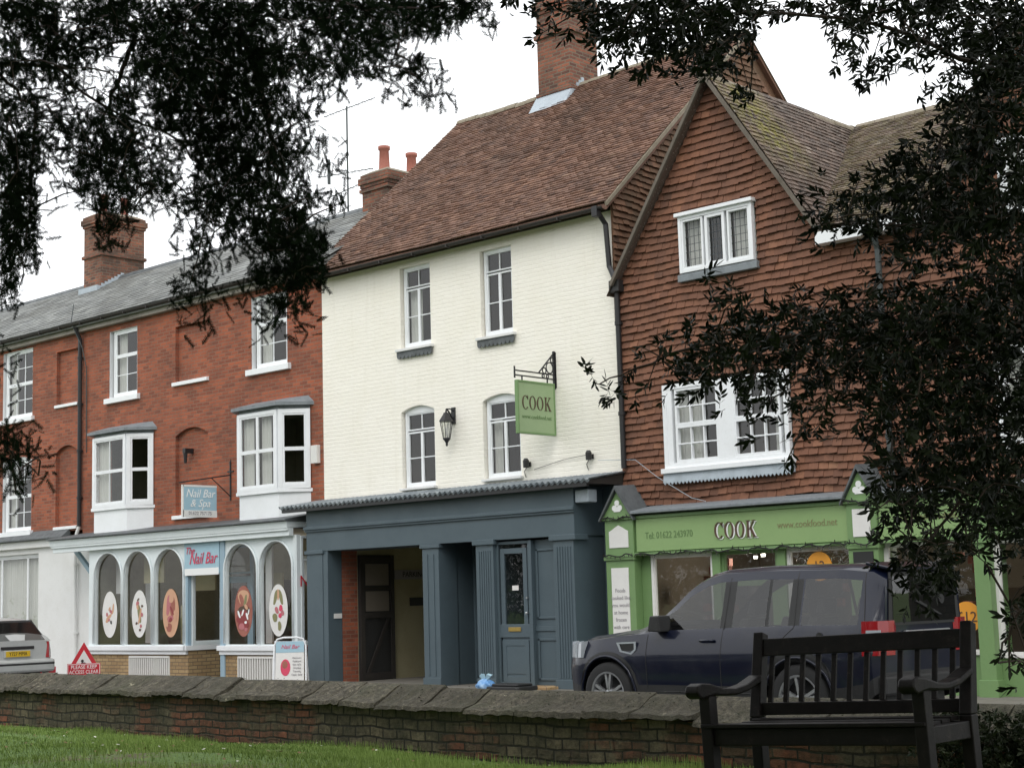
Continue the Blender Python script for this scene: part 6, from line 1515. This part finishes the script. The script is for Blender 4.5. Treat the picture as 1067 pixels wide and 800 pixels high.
def overhead(name, parent, x0, x1, y0, y1, n, mat):  # added foliage kept out of view, darkens the bench and car reflections
    """the same crown carried on over the path, above and behind the viewpoint"""
    C_ = np.stack([rs.uniform(x0, x1, 60), rs.uniform(y0, y1, 60), rs.uniform(4.6, 8.5, 60)], 1)
    P = C_[rs.integers(0, 60, n)]+rs.normal(0, .55, (n, 3)); r = P-np.array(tuple(CAM)); u = r@np.array(tuple(Xc)); v = r@np.array(tuple(Yc)); d = -(r@np.array(tuple(Zc)))
    ok = ~((d > 0) & (np.abs(u) < .36*d+.5) & (np.abs(v) < .27*d+.5)) & (P[:, 2] > 3.4); P = P[ok]; n = len(P)
    T = leaf_template(71)*3.0; V, F = place(T, P, rs.normal(0, 1, (n, 3)), rs.uniform(0, 6.28, n), rs.uniform(.7, 1.3, n)); return mesh_np(name, V, F, np.repeat(rs.random(n), len(T)), mat, parent)
# ---- yew on the left
yt = thing('yew_tree', 'dark yew tree with drooping needle sprays hanging over the left half of the view', 'tree', (7.7, -16.9, .5))
def dleft(c, r): return .25*math.sin(c*.7)+.2*math.cos(r*.9)
al = anchors(LEFT, 0, 92, 9.0, 11.0, rnd, dleft, 2.0)
al += [(436+rnd.gauss(0, 1)*(6+(y-55)*.35), y, 9.4) for y in [rnd.uniform(60, 112) for _ in range(150)]]
al += [(512+rnd.gauss(0, 5), rnd.uniform(0, 18), 9.6) for _ in range(8)]
# the crown carries on above and to the left of the frame
al += [(rnd.uniform(-700, 0), rnd.uniform(-500, 420), rnd.uniform(8.5, 12)) for _ in range(1500)]+[(rnd.uniform(-300, 520), rnd.uniform(-500, 0), rnd.uniform(8.5, 12)) for _ in range(1100)]
def dir_yew(P, n, rs): d = rs.normal(0, .7, (n, 3)); d[:, 2] -= .6; return d
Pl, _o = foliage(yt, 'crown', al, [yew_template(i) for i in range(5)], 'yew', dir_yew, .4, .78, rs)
T0 = Vector((7.7, -16.9, 0)); top = T0+Vector((.3, .3, 4.6))
lm = [[top, at_px(-60, -60, 10.5), at_px(80, 55, 10.2), at_px(140, 40, 10), at_px(250, 30, 10)], [T0+Vector((.2, .2, 3.4)), at_px(-80, 60, 10.4), at_px(60, 70, 10), at_px(88, 100, 10), at_px(190, 150, 10), at_px(250, 220, 10)],
      [T0+Vector((.2, .2, 3)), at_px(-100, 160, 10.4), at_px(0, 75, 10), at_px(38, 118, 10), at_px(30, 230, 10), at_px(20, 300, 10)], [top, at_px(60, -80, 10), at_px(240, -20, 9.8), at_px(380, 10, 9.8), at_px(470, 5, 9.6)],
      [at_px(250, 30, 10), at_px(280, 120, 10), at_px(290, 200, 9.9), at_px(310, 270, 9.9)], [T0+Vector((.1, .1, 2.2)), at_px(-120, 430, 10.4), at_px(-10, 450, 10), at_px(40, 495, 10)], [at_px(140, 40, 10), at_px(125, 80, 10), at_px(105, 130, 10), at_px(115, 200, 10)]]
limbs(yt, [(T0, .42), (T0+Vector((.05, .05, 1.2)), .34), (T0+Vector((.15, .15, 3)), .3), (top, .22), (top+Vector((0, .2, 2.5)), .1)], lm, [tuple(p) for p in Pl[:len(Pl)-2600]], 420, rnd, .018)
overhead('upper_crown', yt, 4, 15, -24, -13, 3800, 'yew')
# ---- evergreen with narrow leaves on the right
ot = thing('evergreen_tree', 'dark broadleaf evergreen tree with narrow pointed leaves hanging over the right side', 'tree', (16.3, -11.4, .3))
def dright(c, r): return .25*math.sin(c*.6+r*.3)
ar_ = anchors(RIGHT, 548, 16.5, 8.0, 10.2, rnd, dright, 2.0)
ar_ += [(rnd.uniform(1067, 1700), rnd.uniform(-500, 650), rnd.uniform(7.5, 10.5)) for _ in range(1500)]+[(rnd.uniform(520, 1100), rnd.uniform(-450, 0), rnd.uniform(7.5, 10.5)) for _ in range(1000)]
def dir_oak(P, n, rs): d = rs.normal(0, .7, (n, 3)); d -= np.array(tuple(Xc))*.35; d[:, 2] -= .25; return d
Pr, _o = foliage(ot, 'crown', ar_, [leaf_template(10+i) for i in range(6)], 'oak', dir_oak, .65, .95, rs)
T1 = Vector((16.3, -11.4, .1)); tp = T1+Vector((-.2, -.3, 3.2))
lm = [[tp, at_px(1110, 100, 9.2), at_px(1000, 60, 9.2), at_px(900, 20, 9.2), at_px(760, 10, 9), at_px(660, 30, 9)], [T1+Vector((-.1, -.2, 2)), at_px(1120, 350, 9), at_px(1000, 350, 9), at_px(880, 350, 9), at_px(760, 350, 9), at_px(690, 375, 9), at_px(625, 400, 9)],
      [T1+Vector((-.1, -.2, 1.7)), at_px(1110, 480, 9), at_px(1000, 520, 9), at_px(950, 590, 8.9)], [tp, at_px(1110, 220, 9), at_px(980, 230, 9), at_px(860, 235, 9)], [at_px(1000, 350, 9), at_px(930, 420, 9), at_px(900, 470, 9)],
      [T1+Vector((-.1, -.2, 1.5)), at_px(1120, 600, 9), at_px(1060, 640, 9), at_px(1040, 690, 9)], [tp, at_px(1040, 60, 9.2), at_px(990, 120, 9.2), at_px(960, 200, 9)]]
limbs(ot, [(T1, .3), (T1+Vector((-.1, -.1, 1.5)), .24), (tp, .18), (tp+Vector((0, 0, 2.5)), .08)], lm, [tuple(p) for p in Pr[:len(Pr)-2500]], 700, rnd, .022)
overhead('upper_crown', ot, 12, 22, -24, -11, 3800, 'oak')
# ---- ivy on the wall at the right
iv = thing('ivy_bush', 'low dark leafy bush growing against the churchyard wall at the right edge', 'bush', (13.9, -10.1, .1))
r2 = rnd; n = 3600; P = np.array([(r2.uniform(12.85, 16.5), -10.02-abs(r2.gauss(0, .15)), r2.uniform(.08, .68)) for _ in range(n)])
d = rs.normal(0, .8, (n, 3)); d[:, 1] -= .5; T = leaf_template(33); T = T*np.array([.8, 1.4, 1.4])
V, F = place(T, P, d, rs.uniform(0, 6.28, n), rs.uniform(.4, .7, n)); mesh_np('foliage', V, F, np.clip(np.repeat(rs.random(n), len(T)), 0, 1), 'ivy', iv)
m_ = MB()
for k in range(60):
    x = r2.uniform(12.8, 16.4); m_.tube([(x, -9.95, .05), (x+r2.uniform(-.1, .1), -10.02, .3), (x+r2.uniform(-.2, .2), -10.08, r2.uniform(.4, .7))], [.008, .006, .003], 4, caps=False)
m_.build('stems', 'bark', iv, recalc=False)
# ---- churchyard trees behind the path (mirrored in the glass)
bx = [(-8, -36, 12), (2, -38, 13), (11, -36, 14), (22, -36, 13), (31, -32, 13)]
for k, (x, y, hh) in enumerate(bx):
    t = thing('churchyard_tree', 'leafy churchyard tree behind the path', 'tree', (x, y, .5), group='churchyard trees behind the path')
    m_ = MB(); m_.tube([(x, y, 0), (x+.1, y, hh*.3), (x, y+.2, hh*.6), (x, y, hh*.85)], [.35, .26, .16, .05], 8)
    for q in range(7):
        a = q*.9; m_.tube([(x, y, hh*(.3+.06*q)), (x+math.cos(a)*hh*.17, y+math.sin(a)*hh*.17, hh*(.42+.06*q)), (x+math.cos(a)*hh*.28, y+math.sin(a)*hh*.28, hh*(.5+.06*q))], [.12, .07, .02], 6)
    m_.build('trunk', 'bark', t); n = 7000; c_ = rs.normal(0, 1, (40, 3))*np.array([.17, .17, .15])*hh+np.array([x, y, hh*.68]); P = c_[rs.integers(0, 40, n)]+rs.normal(0, .075*hh, (n, 3)); P[:, 2] = np.maximum(P[:, 2], hh*.28)
    T = leaf_template(60+k)*3.2; V, F = place(T, P, rs.normal(0, 1, (n, 3)), rs.uniform(0, 6.28, n), rs.uniform(.7, 1.3, n)); mesh_np('crown', V, F, np.repeat(rs.random(n), len(T)), 'ivy', t)
nq = 9000; P = np.stack([rs.uniform(-60, 70, nq), rs.uniform(-52, -46, nq), rs.uniform(0, 1, nq)**.8*7.5], 1)  # unseen leaf belt added so car sides and low windows reflect dark
T = leaf_template(90)*7; V, F = place(T, P, rs.normal(0, 1, (nq, 3)), rs.uniform(0, 6.28, nq), rs.uniform(.7, 1.3, nq)); tag(mesh_np('distant_wood', V, F, np.repeat(rs.random(nq), len(T)), 'ivy', None), 'dark belt of trees beyond the churchyard', 'wood', kind='stuff')
# ---- grass, petals
n = 150000
gx = rs.uniform(-3, 15.5, n); gy = -9.93-np.abs(rs.beta(1.0, 1.6, n))*5.2
pn = np.sin(gx*1.7+gy*2.3)+np.sin(gx*3.9-gy*1.1)*.7+np.sin(gx*.6+2)*.6
patch = (np.sin(gx*.83+1.1)*np.cos(gy*1.9+.4) > .62)
keep = ~patch | (rs.random(n) < .25)
gx, gy, pn = gx[keep], gy[keep], pn[keep]; n = len(gx)
gz = np.array([lawn_z(a, b) for a, b in zip(gx, gy)])-.005
h = rs.uniform(.02, .055, n)*(1+.25*pn); h[np.abs(gy+9.95) < .15] *= 1.6; h = np.maximum(h, .012); a = rs.uniform(0, 6.28, n); lx, ly = np.cos(a), np.sin(a); le = rs.uniform(0, .03, n); wd = .00342
V = np.empty((n, 4, 3)); V[:, 0] = np.stack([gx-ly*wd, gy+lx*wd, gz], 1); V[:, 1] = np.stack([gx+ly*wd, gy-lx*wd, gz], 1)
V[:, 2] = np.stack([gx+lx*le+ly*wd*.3, gy+ly*le-lx*wd*.3, gz+h], 1); V[:, 3] = np.stack([gx+lx*le-ly*wd*.3, gy+ly*le+lx*wd*.3, gz+h], 1)
g = mesh_np('grass', V.reshape(-1, 3), np.arange(n*4).reshape(-1, 4), np.clip(rs.random(n)*.7+.15*pn+.1, 0, 1), 'grass', None); tag(g, 'short green churchyard grass', 'grass', kind='stuff')
for nm, mt, cnt in (('fallen_petals', 'petal', 120), ('fallen_leaves', 'dead_leaf', 420)):
    m_ = MB()
    for k in range(cnt):
        x, y = r2.uniform(-2, 14), -9.95-r2.random()**1.4*4; z = lawn_z(x, y)+.035; r = r2.uniform(.008, .022); a = r2.uniform(0, 6); t_ = r2.uniform(-.5, .5)
        m_.face([(x+r*math.cos(a+q), y+r*math.sin(a+q)*.7, z+r*t_*math.cos(q)) for q in (0, 1.4, 3.1, 4.5)])
    tag(m_.build(nm, mt, recalc=False), nm.replace('_', ' ')+' scattered on the grass', nm.split('_')[1], kind='stuff')

# ================================================================== SKY, SUN, CAMERA
w = bpy.data.worlds.new('World'); scene.world = w; w.use_nodes = True; nt = w.node_tree; bg = nt.nodes['Background']
SUN_EL, SUN_AZ = math.radians(48), math.radians(150)
sk = nt.nodes.new('ShaderNodeTexSky'); sk.sky_type = 'NISHITA'; sk.sun_disc = False; sk.sun_elevation = SUN_EL; sk.sun_rotation = SUN_AZ; sk.air_density = 1.0; sk.dust_density = 4; sk.ozone_density = 1
hs = nt.nodes.new('ShaderNodeHueSaturation'); hs.inputs['Saturation'].default_value = .12; nt.links.new(sk.outputs[0], hs.inputs['Color']); mxw = nt.nodes.new('ShaderNodeMix'); mxw.data_type = 'RGBA'; mxw.inputs[0].default_value = .85; mxw.inputs[7].default_value = (13.2, 13.5, 13.8, 1); nt.links.new(hs.outputs[0], mxw.inputs[6]); nt.links.new(mxw.outputs[2], bg.inputs['Color']); bg.inputs['Strength'].default_value = .12
sl = bpy.data.lights.new('sun', 'SUN'); sl.energy = .6; sl.angle = math.radians(25); sl.color = (1, .97, .92); so = bpy.data.objects.new('sun', sl); COL.objects.link(so)
dv = Vector((math.sin(SUN_AZ)*math.cos(SUN_EL), math.cos(SUN_AZ)*math.cos(SUN_EL), math.sin(SUN_EL)))
so.rotation_euler = dv.to_track_quat('Z', 'Y').to_euler()
cam = bpy.data.cameras.new('camera'); co = bpy.data.objects.new('camera', cam); COL.objects.link(co); scene.camera = co
cam.sensor_width = 36; cam.lens = FOC/1067*36; cam.clip_start = .05; cam.clip_end = 2000
co.matrix_world = Matrix(((Xc.x, Yc.x, Zc.x, CAM.x), (Xc.y, Yc.y, Zc.y, CAM.y), (Xc.z, Yc.z, Zc.z, CAM.z), (0, 0, 0, 1)))
vs = scene.view_settings; vs.view_transform = 'Standard'; vs.look = 'None'; vs.gamma = 1; vs.exposure = 0.15; vs.use_curve_mapping = False
